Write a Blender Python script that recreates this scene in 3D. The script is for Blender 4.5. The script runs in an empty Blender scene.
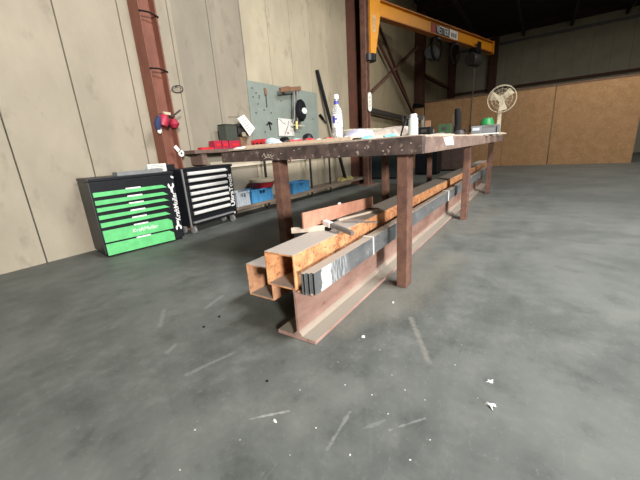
import bpy, bmesh, math, random
from mathutils import Vector, Matrix, Euler
rnd = random.Random(7)
SC = bpy.context.scene
COL = SC.collection
R = math.radians

# ------------------------------------------------------------------ camera
H = 0.9
FPX = 318.0
CR = Vector((0.54957928, -0.83305718, -0.06307414))
CD = Vector((-0.26276482, -0.10069502, -0.95959114))
CF = Vector((0.79304304, 0.54394507, -0.27423802))
cam = bpy.data.cameras.new('camera'); cam.sensor_width = 36.0; cam.lens = FPX / 640 * 36.0
cam.clip_start = 0.02; cam.clip_end = 200
camo = bpy.data.objects.new('camera', cam); COL.objects.link(camo)
m = Matrix((( CR.x, -CD.x, -CF.x), (CR.y, -CD.y, -CF.y), (CR.z, -CD.z, -CF.z))).to_4x4()
m.translation = Vector((0, 0, H)); camo.matrix_world = m
SC.camera = camo

def at(px, py, X=None, Y=None, Z=None):
    d = CR * ((px - 320) / FPX) + CD * ((py - 240) / FPX) + CF
    o = Vector((0, 0, H))
    if X is not None: t = X / d.x
    elif Y is not None: t = Y / d.y
    else: t = (Z - H) / d.z
    return o + d * t

# ------------------------------------------------------------------ materials
def mat(name, c1, c2=None, scale=8.0, rough=0.7, metal=0.0, bump=0.0, stretch=(1, 1, 1), lo=0.35, hi=0.65,
        c3=None, s3=40.0, lo3=0.6, hi3=0.7, dust=None, dustlo=0.6, detail=6.0, spec=None, trans=0.0, emit=0.0, seed=0.0, bscale=None):
    M = bpy.data.materials.new(name); M.use_nodes = True
    nt = M.node_tree; N = nt.nodes; L = nt.links
    b = N['Principled BSDF']
    b.inputs['Roughness'].default_value = rough; b.inputs['Metallic'].default_value = metal
    if spec is not None: b.inputs['Specular IOR Level'].default_value = spec
    if trans: b.inputs['Transmission Weight'].default_value = trans
    b.inputs['Base Color'].default_value = (*c1, 1)
    if emit:
        b.inputs['Emission Color'].default_value = (*c1, 1); b.inputs['Emission Strength'].default_value = emit
    tc = N.new('ShaderNodeTexCoord'); mp = N.new('ShaderNodeMapping')
    mp.inputs['Scale'].default_value = stretch; mp.inputs['Location'].default_value = (seed, seed * 1.7, seed * .6)
    L.new(tc.outputs['Object'], mp.inputs['Vector'])
    col = None
    def noise(sc, dt=detail):
        n = N.new('ShaderNodeTexNoise'); n.inputs['Scale'].default_value = sc; n.inputs['Detail'].default_value = dt
        n.inputs['Roughness'].default_value = 0.65
        L.new(mp.outputs['Vector'], n.inputs['Vector']); return n
    def ramp(src, a, bb):
        r = N.new('ShaderNodeMapRange'); r.inputs['From Min'].default_value = a; r.inputs['From Max'].default_value = bb
        L.new(src, r.inputs['Value']); return r.outputs['Result']
    def mix(fac, A, B):
        x = N.new('ShaderNodeMix'); x.data_type = 'RGBA'
        L.new(fac, x.inputs['Factor'])
        for s, v in ((x.inputs['A'], A), (x.inputs['B'], B)):
            if isinstance(v, tuple): s.default_value = (*v, 1)
            else: L.new(v, s)
        return x.outputs['Result']
    if c2 is not None:
        n = noise(scale); col = mix(ramp(n.outputs['Fac'], lo, hi), c1, c2)
    if c3 is not None:
        n3 = noise(s3, 3.0); col = mix(ramp(n3.outputs['Fac'], lo3, hi3), col if col else c1, c3)
    if dust is not None:
        g = N.new('ShaderNodeNewGeometry'); sp = N.new('ShaderNodeSeparateXYZ'); L.new(g.outputs['Normal'], sp.inputs[0])
        nd = noise(9.0); ad = N.new('ShaderNodeMath'); ad.operation = 'MULTIPLY_ADD'
        L.new(nd.outputs['Fac'], ad.inputs[0]); ad.inputs[1].default_value = 0.5; L.new(sp.outputs['Z'], ad.inputs[2])
        dm = ramp(ad.outputs[0], dustlo + .15, dustlo + .6)
        col = mix(dm, col if col else c1, dust)
    if col is not None: L.new(col, b.inputs['Base Color'])
    if bump:
        nb = noise(bscale or scale * 3); bp = N.new('ShaderNodeBump'); bp.inputs['Strength'].default_value = bump
        bp.inputs['Distance'].default_value = 0.01
        L.new(nb.outputs['Fac'], bp.inputs['Height']); L.new(bp.outputs['Normal'], b.inputs['Normal'])
    return M

def plain(name, c, rough=0.6, metal=0.0, **k):
    return mat(name, c, tuple(x * .8 for x in c), scale=14, rough=rough, metal=metal, **k)

M = {}
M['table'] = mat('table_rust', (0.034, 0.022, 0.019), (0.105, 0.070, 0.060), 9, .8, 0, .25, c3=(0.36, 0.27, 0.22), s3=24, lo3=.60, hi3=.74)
M['leg'] = mat('leg_rust', (0.085, 0.040, 0.029), (0.165, 0.080, 0.053), 11, .8, 0, .25, c3=(0.34, 0.20, 0.13), s3=45, lo3=.66, hi3=.8)
M['worktop'] = mat('worktop', (0.45, 0.36, 0.28), (0.33, 0.26, 0.20), 7, .85, c3=(0.6, 0.52, 0.44), s3=30)
M['ply'] = mat('pale_ply', (0.62, 0.50, 0.38), (0.50, 0.38, 0.27), 6, .8, stretch=(1, 4, 1), c3=(.7, .6, .5), s3=50)
M['tube'] = mat('tube_rust', (0.40, 0.145, 0.06), (0.70, 0.36, 0.165), 13, .85, 0, .3, c3=(0.18, 0.075, 0.04), s3=48, lo3=.54, hi3=.68, dust=(0.37, 0.32, 0.275), dustlo=.55)
M['tube2'] = mat('tube_rust_pale', (0.36, 0.17, 0.09), (0.50, 0.27, 0.15), 18, .85, 0, .3, c3=(0.20, 0.10, 0.06), s3=50, dust=(0.33, 0.285, 0.245), dustlo=.55)
M['ibeam'] = mat('beam_rust', (0.23, 0.125, 0.10), (0.37, 0.235, 0.195), 7, .85, 0, .2, stretch=(.35, 1, 1), c3=(0.20, 0.10, 0.07), s3=40, dust=(0.265, 0.232, 0.185), dustlo=.5)
M['plate'] = mat('plate_rust', (0.40, 0.175, 0.115), (0.48, 0.24, 0.165), 18, .85, 0, .2, c3=(0.17, 0.08, 0.06), s3=70, lo3=.66, hi3=.74)
M['greysteel'] = mat('grey_steel', (0.15, 0.145, 0.135), (0.24, 0.23, 0.21), 14, .5, .4)
M['palewood'] = mat('pale_strip', (0.50, 0.43, 0.36), (0.40, 0.33, 0.27), 12, .85, stretch=(3, 1, 1))
M['white'] = plain('white_paint', (0.75, 0.74, 0.72), .55)
M['paper'] = mat('paper', (0.68, 0.67, 0.63), (0.58, 0.57, 0.54), 5, .9)
M['black'] = plain('black_paint', (0.009, 0.010, 0.013), .42, spec=.3)
M['blackrub'] = plain('black_rubber', (0.009, 0.009, 0.009), .8, spec=.15)
M['darkmetal'] = mat('dark_metal', (0.03, 0.028, 0.028), (0.06, 0.05, 0.048), 15, .55, .3)
M['green'] = plain('green_enamel', (0.115, 0.47, 0.17), .4)
M['silver'] = mat('silver_handle', (0.78, 0.77, 0.74), (0.68, 0.67, 0.65), 20, .4, .25)
M['grey'] = plain('grey_plastic', (0.17, 0.175, 0.18), .6)
M['bumper'] = plain('grey_bumper', (0.18, 0.18, 0.18), .6)
M['red'] = plain('red_plastic', (0.60, 0.025, 0.035), .45)
M['crimson'] = plain('crimson_plastic', (0.36, 0.02, 0.05), .5)
M['blue'] = plain('blue_plastic', (0.06, 0.25, 0.48), .5)
M['crategrey'] = plain('grey_crate', (0.50, 0.54, 0.58), .55)
M['column'] = mat('column_red_oxide', (0.135, 0.047, 0.030), (0.195, 0.070, 0.043), 8, .65, 0, .1, stretch=(1, 1, .4), c3=(0.12, 0.045, 0.03), s3=30)
M['darkcol'] = mat('column_dark_oxide', (0.105, 0.036, 0.021), (0.07, 0.026, 0.017), 8, .7)
M['yellow'] = mat('crane_yellow', (0.64, 0.26, 0.008), (0.56, 0.22, 0.008), 5, .45)
M['orangedark'] = plain('crane_flange', (0.40, 0.13, 0.02), .5)
M['osb'] = mat('chipboard', (0.50, 0.29, 0.14), (0.40, 0.22, 0.10), 5, .85, c3=(0.58, 0.37, 0.20), s3=22, lo3=.55, hi3=.7)
M['roof'] = mat('roof', (0.020, 0.016, 0.014), (0.030, 0.024, 0.020), 3, .9)
M['rafter'] = mat('rafter', (0.05, 0.026, 0.02), (0.035, 0.02, 0.016), 5, .8)
M['board'] = mat('tool_board', (0.225, 0.26, 0.232), (0.19, 0.22, 0.198), 4, .6, c3=(.28, .315, .285), s3=14)
M['olive'] = plain('olive_box', (0.05, 0.058, 0.045), .7)
M['sack'] = mat('sack', (0.34, 0.28, 0.10), (0.26, 0.22, 0.09), 12, .9)
M['cream'] = plain('cream', (0.48, 0.41, 0.29), .6)
M['brass'] = plain('brass', (0.55, 0.42, 0.18), .4, .6)
M['lightblue'] = mat('blue_white_cloth', (0.22, 0.40, 0.58), (0.62, 0.68, 0.74), 30, .9)
M['teal'] = mat('teal_rag', (0.12, 0.42, 0.44), (0.35, 0.58, 0.60), 25, .9)
M['lavender'] = mat('plastic_bag', (0.33, 0.32, 0.44), (0.48, 0.47, 0.55), 20, .45, 0, .4)
M['rag'] = mat('beige_rag', (0.36, 0.29, 0.24), (0.50, 0.42, 0.36), 14, .95, 0, .4)
M['sage'] = mat('sage_card', (0.36, 0.37, 0.28), (0.46, 0.40, 0.31), 10, .8)
M['darkgreen'] = plain('dark_green', (0.025, 0.065, 0.025), .6)
M['brightgreen'] = plain('bright_green', (0.012, 0.19, 0.045), .5)
M['ledge'] = mat('ledge_steel', (0.11, 0.07, 0.055), (0.16, 0.10, 0.08), 10, .7)
M['shelf'] = mat('shelf_wood', (0.20, 0.15, 0.11), (0.14, 0.10, 0.075), 8, .85, stretch=(.3, 1, 1))
M['paleband'] = mat('pale_band', (0.56, 0.49, 0.39), (0.48, 0.42, 0.33), 5, .85)
M['tealdark'] = plain('dark_teal', (0.010, 0.018, 0.018), .6)
M['bluepaint'] = plain('blue_print', (0.06, 0.06, 0.42), .5)
M['navy'] = plain('navy_cloth', (0.02, 0.03, 0.09), .85)
M['redpaint'] = plain('red_print', (0.35, 0.03, 0.02), .5)
M['pale_can'] = plain('pale_can', (0.58, 0.66, 0.66), .45)
M['rope'] = plain('chain', (0.10, 0.095, 0.085), .6)
M['cap'] = plain('clear_cap', (0.78, 0.78, 0.80), .3)
M['woodbrown'] = mat('brown_handle', (0.16, 0.08, 0.045), (0.22, 0.12, 0.07), 10, .7)

def glass(name, c=(0.93, 0.96, 0.97)):
    g = bpy.data.materials.new(name); g.use_nodes = True
    b = g.node_tree.nodes['Principled BSDF']
    b.inputs['Base Color'].default_value = (*c, 1); b.inputs['Roughness'].default_value = .08
    b.inputs['Transmission Weight'].default_value = .75; b.inputs['IOR'].default_value = 1.2
    return g
M['glass'] = glass('clear_glass')

# ---- special materials
def floor_mat():
    F = bpy.data.materials.new('worn_concrete'); F.use_nodes = True
    nt = F.node_tree; N = nt.nodes; L = nt.links; b = N['Principled BSDF']
    tc = N.new('ShaderNodeTexCoord')
    def mp(sc=(1, 1, 1), rot=0.0):
        m = N.new('ShaderNodeMapping'); m.inputs['Scale'].default_value = sc; m.inputs['Rotation'].default_value = (0, 0, rot)
        L.new(tc.outputs['Object'], m.inputs['Vector']); return m.outputs['Vector']
    def noise(v, s, d=8, r=.6):
        n = N.new('ShaderNodeTexNoise'); n.inputs['Scale'].default_value = s; n.inputs['Detail'].default_value = d; n.inputs['Roughness'].default_value = r
        L.new(v, n.inputs['Vector']); return n.outputs['Fac']
    def rng(src, a, bb, c=0.0, d=1.0):
        r = N.new('ShaderNodeMapRange'); r.inputs['From Min'].default_value = a; r.inputs['From Max'].default_value = bb
        r.inputs['To Min'].default_value = c; r.inputs['To Max'].default_value = d
        L.new(src, r.inputs['Value']); return r.outputs['Result']
    def mix(f, A, B):
        x = N.new('ShaderNodeMix'); x.data_type = 'RGBA'; L.new(f, x.inputs['Factor'])
        for s, v in ((x.inputs['A'], A), (x.inputs['B'], B)):
            if isinstance(v, tuple): s.default_value = (*v, 1)
            else: L.new(v, s)
        return x.outputs['Result']
    def math_(op, a, bb=None, c=None):
        x = N.new('ShaderNodeMath'); x.operation = op
        for i, v in enumerate((a, bb, c)):
            if v is None: continue
            if isinstance(v, (int, float)): x.inputs[i].default_value = v
            else: L.new(v, x.inputs[i])
        return x.outputs[0]
    P = mp()
    big = noise(P, 1.3, 9, .62); mid = noise(P, 5.5, 9, .68); fine = noise(P, 42, 5, .7)
    c = mix(rng(big, .42, .60), FL_DARK, FL_LIGHT)
    c = mix(rng(mid, .50, .70, 0, .6), c, FL_PALE)
    c = mix(rng(mid, .34, .47, .55, 0), c, (FL_DARK[0] * .55, FL_DARK[1] * .55, FL_DARK[2] * .55))
    c = mix(rng(fine, .58, .70, 0, .5), c, FL_PALE)
    # thin drag scratches in three directions
    for rot, sc, thr, amt in ((R(35), (1.6, 26, 1), .70, .16), (R(-20), (1.2, 22, 1), .72, .16), (R(75), (1.0, 30, 1), .73, .16)):
        s = noise(mp(sc, rot), 1.6, 3, .5)
        c = mix(rng(s, thr, thr + .05, 0, amt), c, (FL_PALE[0] * 1.35, FL_PALE[1] * 1.3, FL_PALE[2] * 1.25))
    # individual marks: distance to a segment, broken up by noise
    sep = N.new('ShaderNodeSeparateXYZ'); L.new(P, sep.inputs[0]); sx, sy = sep.outputs['X'], sep.outputs['Y']
    wob = math_('MULTIPLY', math_('SUBTRACT', noise(P, 16, 3), .5), .03)
    def seg(p, q, w, colr, amt, soft=.6):
        nonlocal c
        dx, dy = q[0] - p[0], q[1] - p[1]; l2 = dx * dx + dy * dy
        ax = math_('SUBTRACT', sx, p[0]); ay = math_('SUBTRACT', sy, p[1])
        t = math_('DIVIDE', math_('ADD', math_('MULTIPLY', ax, dx), math_('MULTIPLY', ay, dy)), l2)
        cl = N.new('ShaderNodeClamp'); L.new(t, cl.inputs[0]); t = cl.outputs[0]
        ex = math_('SUBTRACT', ax, math_('MULTIPLY', t, dx)); ey = math_('SUBTRACT', ay, math_('MULTIPLY', t, dy))
        d = math_('SQRT', math_('ADD', math_('MULTIPLY', ex, ex), math_('MULTIPLY', ey, ey)))
        d = math_('ADD', d, wob)
        f = math_('MULTIPLY', rng(d, w, w * (1 - soft), 0, amt * .75), rng(fine, .32, .55, .35, 1))
        c = mix(f, c, colr)
    def pseg(a, bb, w, colr=FL_MARK, amt=.6, soft=.8):
        p = at(*a, Z=0); q = at(*bb, Z=0); seg((p.x, p.y), (q.x, q.y), w, colr, amt, soft)
    pseg((411, 318), (429, 362), .018, (0.24, 0.225, 0.19), .75)
    pseg((250, 419), (289, 411), .006, (0.34, 0.33, 0.31), .95)
    pseg((206, 308), (222, 296), .022, (0.25, 0.25, 0.24), .6)
    pseg((160, 326), (164, 310), .02, (0.25, 0.25, 0.24), .6)
    pseg((168, 352), (175, 345), .02, (0.25, 0.25, 0.24), .55)
    pseg((188, 374), (235, 352), .014, (0.23, 0.23, 0.22), .55)
    pseg((327, 450), (350, 412), .007, (0.25, 0.25, 0.24), .7)
    pseg((390, 430), (425, 418), .005, (0.27, 0.27, 0.25), .7)
    pseg((360, 430), (384, 420), .006, (0.25, 0.25, 0.24), .5)
    pseg((230, 340), (270, 325), .05, (0.19, 0.19, 0.18), .5)
    # tan dust swept against the beams and around the table legs
    DUST = (0.185, 0.165, 0.13)
    seg((1.25, .74), (6.8, .76), .10, DUST, .75, 1.0)
    seg((1.70, .56), (2.6, .50), .20, DUST, .65, 1.0)
    seg((1.45, .62), (1.7, .60), .14, DUST, .5, 1.0)
    seg((3.4, .50), (4.6, .45), .22, DUST, .55, 1.0)
    L.new(c, b.inputs['Base Color'])
    b.inputs['Specular IOR Level'].default_value = .35
    L.new(rng(mid, .3, .7, .5, .78), b.inputs['Roughness'])
    bp = N.new('ShaderNodeBump'); bp.inputs['Strength'].default_value = .12; bp.inputs['Distance'].default_value = .01
    L.new(fine, bp.inputs['Height']); L.new(bp.outputs['Normal'], b.inputs['Normal'])
    return F
FL_DARK = (0.092, 0.098, 0.088); FL_LIGHT = (0.125, 0.131, 0.118); FL_PALE = (0.178, 0.181, 0.163); FL_MARK = (0.20, 0.195, 0.18)
M['floor'] = floor_mat()
M['wall'] = mat('wall_panel', (0.345, 0.31, 0.248), (0.42, 0.378, 0.30), 2.2, .85, 0, .12, stretch=(1, 1, .5), c3=(0.29, 0.258, 0.205), s3=6, lo3=.58, hi3=.75, bscale=20)
def wall_by_panel():
    W = M['wall']; nt = W.node_tree; N = nt.nodes; L = nt.links; b = N['Principled BSDF']
    src = b.inputs['Base Color'].links[0].from_socket
    tc = N.new('ShaderNodeTexCoord'); sp = N.new('ShaderNodeSeparateXYZ'); L.new(tc.outputs['Object'], sp.inputs[0])
    cr = N.new('ShaderNodeValToRGB'); cr.color_ramp.interpolation = 'CONSTANT'
    mr = N.new('ShaderNodeMapRange'); mr.inputs['From Min'].default_value = 0; mr.inputs['From Max'].default_value = 20
    L.new(sp.outputs['X'], mr.inputs['Value']); L.new(mr.outputs[0], cr.inputs['Fac'])
    e = cr.color_ramp.elements
    e[0].position = 0; e[0].color = (.74, .715, .69, 1)
    e[1].position = 3.969 / 20; e[1].color = (1.0, .965, .885, 1)
    for p_, c_ in ((2.758, (.60, .59, .575)), (3.362, (.66, .64, .625)), (5.778, (.92, .885, .80)), (6.382, (.80, .765, .69)), (7.3, (.66, .60, .47))):
        q = e.new(p_ / 20); q.color = (*c_, 1)
    x = N.new('ShaderNodeMix'); x.data_type = 'RGBA'; x.blend_type = 'MULTIPLY'; x.inputs['Factor'].default_value = 1
    L.new(src, x.inputs['A']); L.new(cr.outputs['Color'], x.inputs['B']); L.new(x.outputs['Result'], b.inputs['Base Color'])
wall_by_panel()
M['wallend'] = mat('wall_end', (0.40, 0.37, 0.28), (0.34, 0.31, 0.24), 2, .85)

def flat_mat():
    F = mat('mill_scale', (0.085, 0.09, 0.095), (0.15, 0.155, 0.16), 11, .55, .15, .1, stretch=(.5, 1, 1), c3=(0.26, 0.265, 0.27), s3=30, lo3=.62, hi3=.72, dust=(0.40, 0.335, 0.275), dustlo=.45)
    nt = F.node_tree; N = nt.nodes; L = nt.links; b = N['Principled BSDF']
    src = b.inputs['Base Color'].links[0].from_socket
    tc = N.new('ShaderNodeTexCoord'); sp = N.new('ShaderNodeSeparateXYZ'); L.new(tc.outputs['Object'], sp.inputs[0])
    n = N.new('ShaderNodeTexNoise'); n.inputs['Scale'].default_value = 30; n.inputs['Detail'].default_value = 4; L.new(tc.outputs['Object'], n.inputs['Vector'])
    a = N.new('ShaderNodeMath'); a.operation = 'MULTIPLY_ADD'; L.new(n.outputs['Fac'], a.inputs[0]); a.inputs[1].default_value = .05; L.new(sp.outputs['X'], a.inputs[2])
    def band(x0, x1, soft):
        r = N.new('ShaderNodeMapRange'); r.inputs['From Min'].default_value = x0 - soft; r.inputs['From Max'].default_value = x0 + soft; L.new(a.outputs[0], r.inputs['Value'])
        q = N.new('ShaderNodeMapRange'); q.inputs['From Min'].default_value = x1 + soft; q.inputs['From Max'].default_value = x1 - soft; L.new(a.outputs[0], q.inputs['Value'])
        mlt = N.new('ShaderNodeMath'); mlt.operation = 'MULTIPLY'; L.new(r.outputs[0], mlt.inputs[0]); L.new(q.outputs[0], mlt.inputs[1]); return mlt.outputs[0]
    for x0, x1, soft, col, amt in ((.115, .33, .02, (0.42, 0.44, 0.46), .75), (.085, .165, .006, (0.80, 0.80, 0.79), .95)):
        f = band(x0, x1, soft); k = N.new('ShaderNodeMath'); k.operation = 'MULTIPLY'; k.inputs[1].default_value = amt; L.new(f, k.inputs[0])
        k2 = k
        if amt < .9:
            w = N.new('ShaderNodeTexNoise'); w.inputs['Scale'].default_value = 14; mp2 = N.new('ShaderNodeMapping'); mp2.inputs['Scale'].default_value = (5, 1, 1.2)
            L.new(tc.outputs['Object'], mp2.inputs['Vector']); L.new(mp2.outputs['Vector'], w.inputs['Vector'])
            rr = N.new('ShaderNodeMapRange'); rr.inputs['From Min'].default_value = .4; rr.inputs['From Max'].default_value = .6; L.new(w.outputs['Fac'], rr.inputs['Value'])
            k2 = N.new('ShaderNodeMath'); k2.operation = 'MULTIPLY'; L.new(k.outputs[0], k2.inputs[0]); L.new(rr.outputs[0], k2.inputs[1])
        g = N.new('ShaderNodeNewGeometry'); gs = N.new('ShaderNodeSeparateXYZ'); L.new(g.outputs['Normal'], gs.inputs[0])
        lt = N.new('ShaderNodeMath'); lt.operation = 'LESS_THAN'; L.new(gs.outputs['Y'], lt.inputs[0]); lt.inputs[1].default_value = -.5
        k3 = N.new('ShaderNodeMath'); k3.operation = 'MULTIPLY'; L.new(k2.outputs[0], k3.inputs[0]); L.new(lt.outputs[0], k3.inputs[1])
        x = N.new('ShaderNodeMix'); x.data_type = 'RGBA'; L.new(k3.outputs[0], x.inputs['Factor']); L.new(src, x.inputs['A']); x.inputs['B'].default_value = (*col, 1)
        src = x.outputs['Result']
    L.new(src, b.inputs['Base Color'])
    return F
M['flat'] = flat_mat()

# ------------------------------------------------------------------ geometry helper
class G:
    def __init__(s): s.bm = bmesh.new()
    def box(s, x0, x1, y0, y1, z0, z1):
        vs = [s.bm.verts.new((x, y, z)) for x in (x0, x1) for y in (y0, y1) for z in (z0, z1)]
        for f in ((0, 1, 3, 2), (4, 6, 7, 5), (0, 4, 5, 1), (2, 3, 7, 6), (0, 2, 6, 4), (1, 5, 7, 3)):
            s.bm.faces.new([vs[i] for i in f])
        return s
    def obox(s, c, size, rot=(0, 0, 0)):
        Rm = Euler(rot).to_matrix(); c = Vector(c); h = Vector(size) / 2
        vs = [s.bm.verts.new(c + Rm @ Vector((x * h.x, y * h.y, z * h.z))) for x in (-1, 1) for y in (-1, 1) for z in (-1, 1)]
        for f in ((0, 1, 3, 2), (4, 6, 7, 5), (0, 4, 5, 1), (2, 3, 7, 6), (0, 2, 6, 4), (1, 5, 7, 3)):
            s.bm.faces.new([vs[i] for i in f])
        return s
    def bar(s, p, q, w, h=None):
        p = Vector(p); q = Vector(q); h = h or w
        d = (q - p).normalized(); u = Vector((0, 0, 1)) if abs(d.z) < .9 else Vector((0, 1, 0))
        a = d.cross(u).normalized(); b = a.cross(d).normalized()
        vs = [s.bm.verts.new(e + a * (i * w / 2) + b * (j * h / 2)) for e in (p, q) for i, j in ((-1, -1), (1, -1), (1, 1), (-1, 1))]
        for f in ((3, 2, 1, 0), (4, 5, 6, 7), (0, 1, 5, 4), (1, 2, 6, 5), (2, 3, 7, 6), (3, 0, 4, 7)):
            s.bm.faces.new([vs[i] for i in f])
        return s
    def prism(s, pts, axis, a0, a1):
        # polygon in the two other axes, extruded along axis
        def P(u, v, a): return {'x': (a, u, v), 'y': (u, a, v), 'z': (u, v, a)}[axis]
        A = [s.bm.verts.new(P(u, v, a0)) for u, v in pts]; B = [s.bm.verts.new(P(u, v, a1)) for u, v in pts]
        s.bm.faces.new(A); s.bm.faces.new(B[::-1])
        n = len(pts)
        for i in range(n): s.bm.faces.new([A[i], B[i], B[(i + 1) % n], A[(i + 1) % n]])
        return s
    def lathe(s, prof, c=(0, 0, 0), seg=24, axis='z', sx=1.0, sy=1.0):
        c = Vector(c); rings = []
        def P(r, z, a):
            u, v = r * math.cos(a) * sx, r * math.sin(a) * sy
            return c + Vector({'z': (u, v, z), 'x': (z, u, v), 'y': (u, z, v)}[axis])
        for r, z in prof:
            if r < 1e-6: rings.append([s.bm.verts.new(P(0, z, 0))])
            else: rings.append([s.bm.verts.new(P(r, z, 2 * math.pi * k / seg)) for k in range(seg)])
        for A, B in zip(rings, rings[1:]):
            for k in range(seg):
                k2 = (k + 1) % seg
                if len(A) == 1 and len(B) == 1: continue
                if len(A) == 1: s.bm.faces.new([A[0], B[k], B[k2]])
                elif len(B) == 1: s.bm.faces.new([A[k], B[0], A[k2]])
                else: s.bm.faces.new([A[k], B[k], B[k2], A[k2]])
        return s
    def tube(s, pts, r, seg=8, closed=False):
        pts = [Vector(p) for p in pts]; n = len(pts); rings = []
        rs = r if isinstance(r, (list, tuple)) else [r] * n
        up = None
        for i, p in enumerate(pts):
            a = pts[(i - 1) % n] if (i > 0 or closed) else p; b = pts[(i + 1) % n] if (i < n - 1 or closed) else p
            d = (b - a).normalized()
            if up is None: up = Vector((0, 0, 1)) if abs(d.z) < .8 else Vector((1, 0, 0))
            e = d.cross(up).normalized(); f = e.cross(d).normalized(); up = f
            rings.append([s.bm.verts.new(p + (e * math.cos(2 * math.pi * k / seg) + f * math.sin(2 * math.pi * k / seg)) * rs[i]) for k in range(seg)])
        m_ = n if closed else n - 1
        for i in range(m_):
            A, B = rings[i], rings[(i + 1) % n]
            for k in range(seg): s.bm.faces.new([A[k], A[(k + 1) % seg], B[(k + 1) % seg], B[k]])
        if not closed:
            s.bm.faces.new(rings[0][::-1]); s.bm.faces.new(rings[-1])
        return s
    def cyl(s, p, q, r, seg=16): return s.tube([p, q], r, seg)
    def lump(s, c, size, seed=0, amp=.25, sub=3, flat=True):
        rr = random.Random(seed)
        t = bmesh.new(); bmesh.ops.create_icosphere(t, subdivisions=sub, radius=1.0)
        ph = [(Vector((rr.uniform(-1, 1), rr.uniform(-1, 1), rr.uniform(-1, 1))) * rr.uniform(2, 6), rr.uniform(0, 6)) for _ in range(7)]
        idx = {}
        for v in t.verts:
            k = 1 + amp * sum(math.sin(v.co.dot(d) + f) for d, f in ph) / 3
            p = Vector((v.co.x * size[0] * k, v.co.y * size[1] * k, v.co.z * size[2] * k))
            if flat and p.z < -size[2] * .25: p.z = -size[2] * .25
            p.z += size[2] * .25 if flat else 0
            idx[v.index] = s.bm.verts.new(Vector(c) + p)
        for f in t.faces: s.bm.faces.new([idx[v.index] for v in f.verts])
        t.free(); return s
    def build(s, name, m, parent=None, smooth=False, bevel=0.0, off=None):
        bm = s.bm
        bmesh.ops.recalc_face_normals(bm, faces=bm.faces)
        if bevel:
            es = [e for e in bm.edges if len(e.link_faces) == 2 and e.calc_face_angle(0) > .6]
            bmesh.ops.bevel(bm, geom=es, offset=bevel, segments=2, affect='EDGES', profile=.6, clamp_overlap=True)
        if off is not None: bmesh.ops.translate(bm, verts=bm.verts, vec=-Vector(off))
        me = bpy.data.meshes.new(name); bm.to_mesh(me); bm.free()
        me.materials.append(M[m] if isinstance(m, str) else m)
        for p in me.polygons: p.use_smooth = smooth
        o = bpy.data.objects.new(name, me); COL.objects.link(o)
        if smooth:
            try: me.set_sharp_from_angle(angle=R(40))
            except Exception: pass
        if parent is not None: o.parent = parent
        elif off is not None: o.location = off
        return o

def tag(o, label=None, cat=None, group=None, kind=None):
    if label: o['label'] = label
    if cat: o['category'] = cat
    if group: o['group'] = group
    if kind: o['kind'] = kind
    return o
def thing(name, loc, label, cat, rz=0.0, group=None):
    o = bpy.data.objects.new(name, None); COL.objects.link(o); o.empty_display_size = .1
    o.location = loc; o.rotation_euler = (0, 0, rz)
    return tag(o, label, cat, group)
def struct(o): o['kind'] = 'structure'; return o
def dup(root, loc, rz=0.0, label=None, scale=None):
    r = root.copy(); COL.objects.link(r); r.location = loc; r.rotation_euler = (0, 0, rz)
    if scale: r.scale = scale
    if label: r['label'] = label
    for ch in list(root.children):
        c = ch.copy(); COL.objects.link(c); c.parent = r
        for g in list(ch.children):
            d = g.copy(); COL.objects.link(d); d.parent = c
    return r
def text(name, body, size, m, parent, mw, ext=.0015, sx=1.0, shear=0.0, bold=0.0):
    cu = bpy.data.curves.new('lettering', 'FONT'); cu.body = body; cu.size = size; cu.extrude = ext
    cu.align_x = 'CENTER'; cu.align_y = 'CENTER'; cu.shear = shear; cu.offset = bold
    t = bpy.data.objects.new('lettering_source', cu); COL.objects.link(t)
    dg = bpy.context.evaluated_depsgraph_get(); dg.update()
    me = bpy.data.meshes.new_from_object(t.evaluated_get(dg))
    bpy.data.objects.remove(t)
    me.transform(Matrix.Diagonal((sx, 1, 1, 1))); me.transform(mw)
    me.materials.clear(); me.materials.append(M[m])
    o = bpy.data.objects.new(name, me); COL.objects.link(o); o.parent = parent
    return o
def frame_m(origin, xdir, ydir):
    x = Vector(xdir).normalized(); y = Vector(ydir).normalized(); z = x.cross(y)
    mm = Matrix((( x.x, y.x, z.x), (x.y, y.y, z.y), (x.z, y.z, z.z))).to_4x4(); mm.translation = Vector(origin); return mm

# ------------------------------------------------------------------ the hall
YW = 3.9; XE = 17.6; ZR = 5.35
struct(G().box(-14, XE + .2, -16, YW + .2, -.15, 0).build('floor', 'floor'))
g = G(); g.box(-7, XE + .2, YW + .03, YW + .2, 0, ZR)
x = 2.758 - .604 * 15
while x < XE:
    g.box(x + .006, min(x + .598, XE), YW, YW + .03, 0, ZR); x += .604
struct(g.build('wall_left', 'wall', bevel=.004))
g = G(); g.box(XE + .03, XE + .2, -5.5, YW, 0, ZR)
y = YW - .583
while y > -5:
    g.box(XE, XE + .03, y + .004, y + .579, 0, ZR); y -= .583
struct(g.build('wall_back', 'wallend', bevel=.004))
g = G(); g.box(-.3, XE + .2, -5.7, -5.5, 0, ZR).box(-5.0, -.3, -5.7, -5.5, 4.4, ZR)
g.box(-7.2, -5.0, -5.7, -5.5, 0, ZR)
struct(g.build('wall_right', 'wallend'))
struct(G().box(-7.2, -7, -5.7, YW + .2, 0, ZR).build('wall_front', 'wallend'))
struct(G().box(-7, XE + .2, -5.7, YW + .2, ZR, ZR + .15).build('ceiling', 'roof'))
for i, xx in enumerate((2.3, 7.0, 12.35, 17.3)):
    g = G(); g.box(xx - .07, xx + .07, -5.5, YW, ZR - .28, ZR - .265).box(xx - .01, xx + .01, -5.5, YW, ZR - .265, ZR - .015).box(xx - .07, xx + .07, -5.5, YW, ZR - .015, ZR)
    struct(g.build('trim_%d' % (i + 1), 'rafter'))
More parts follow.
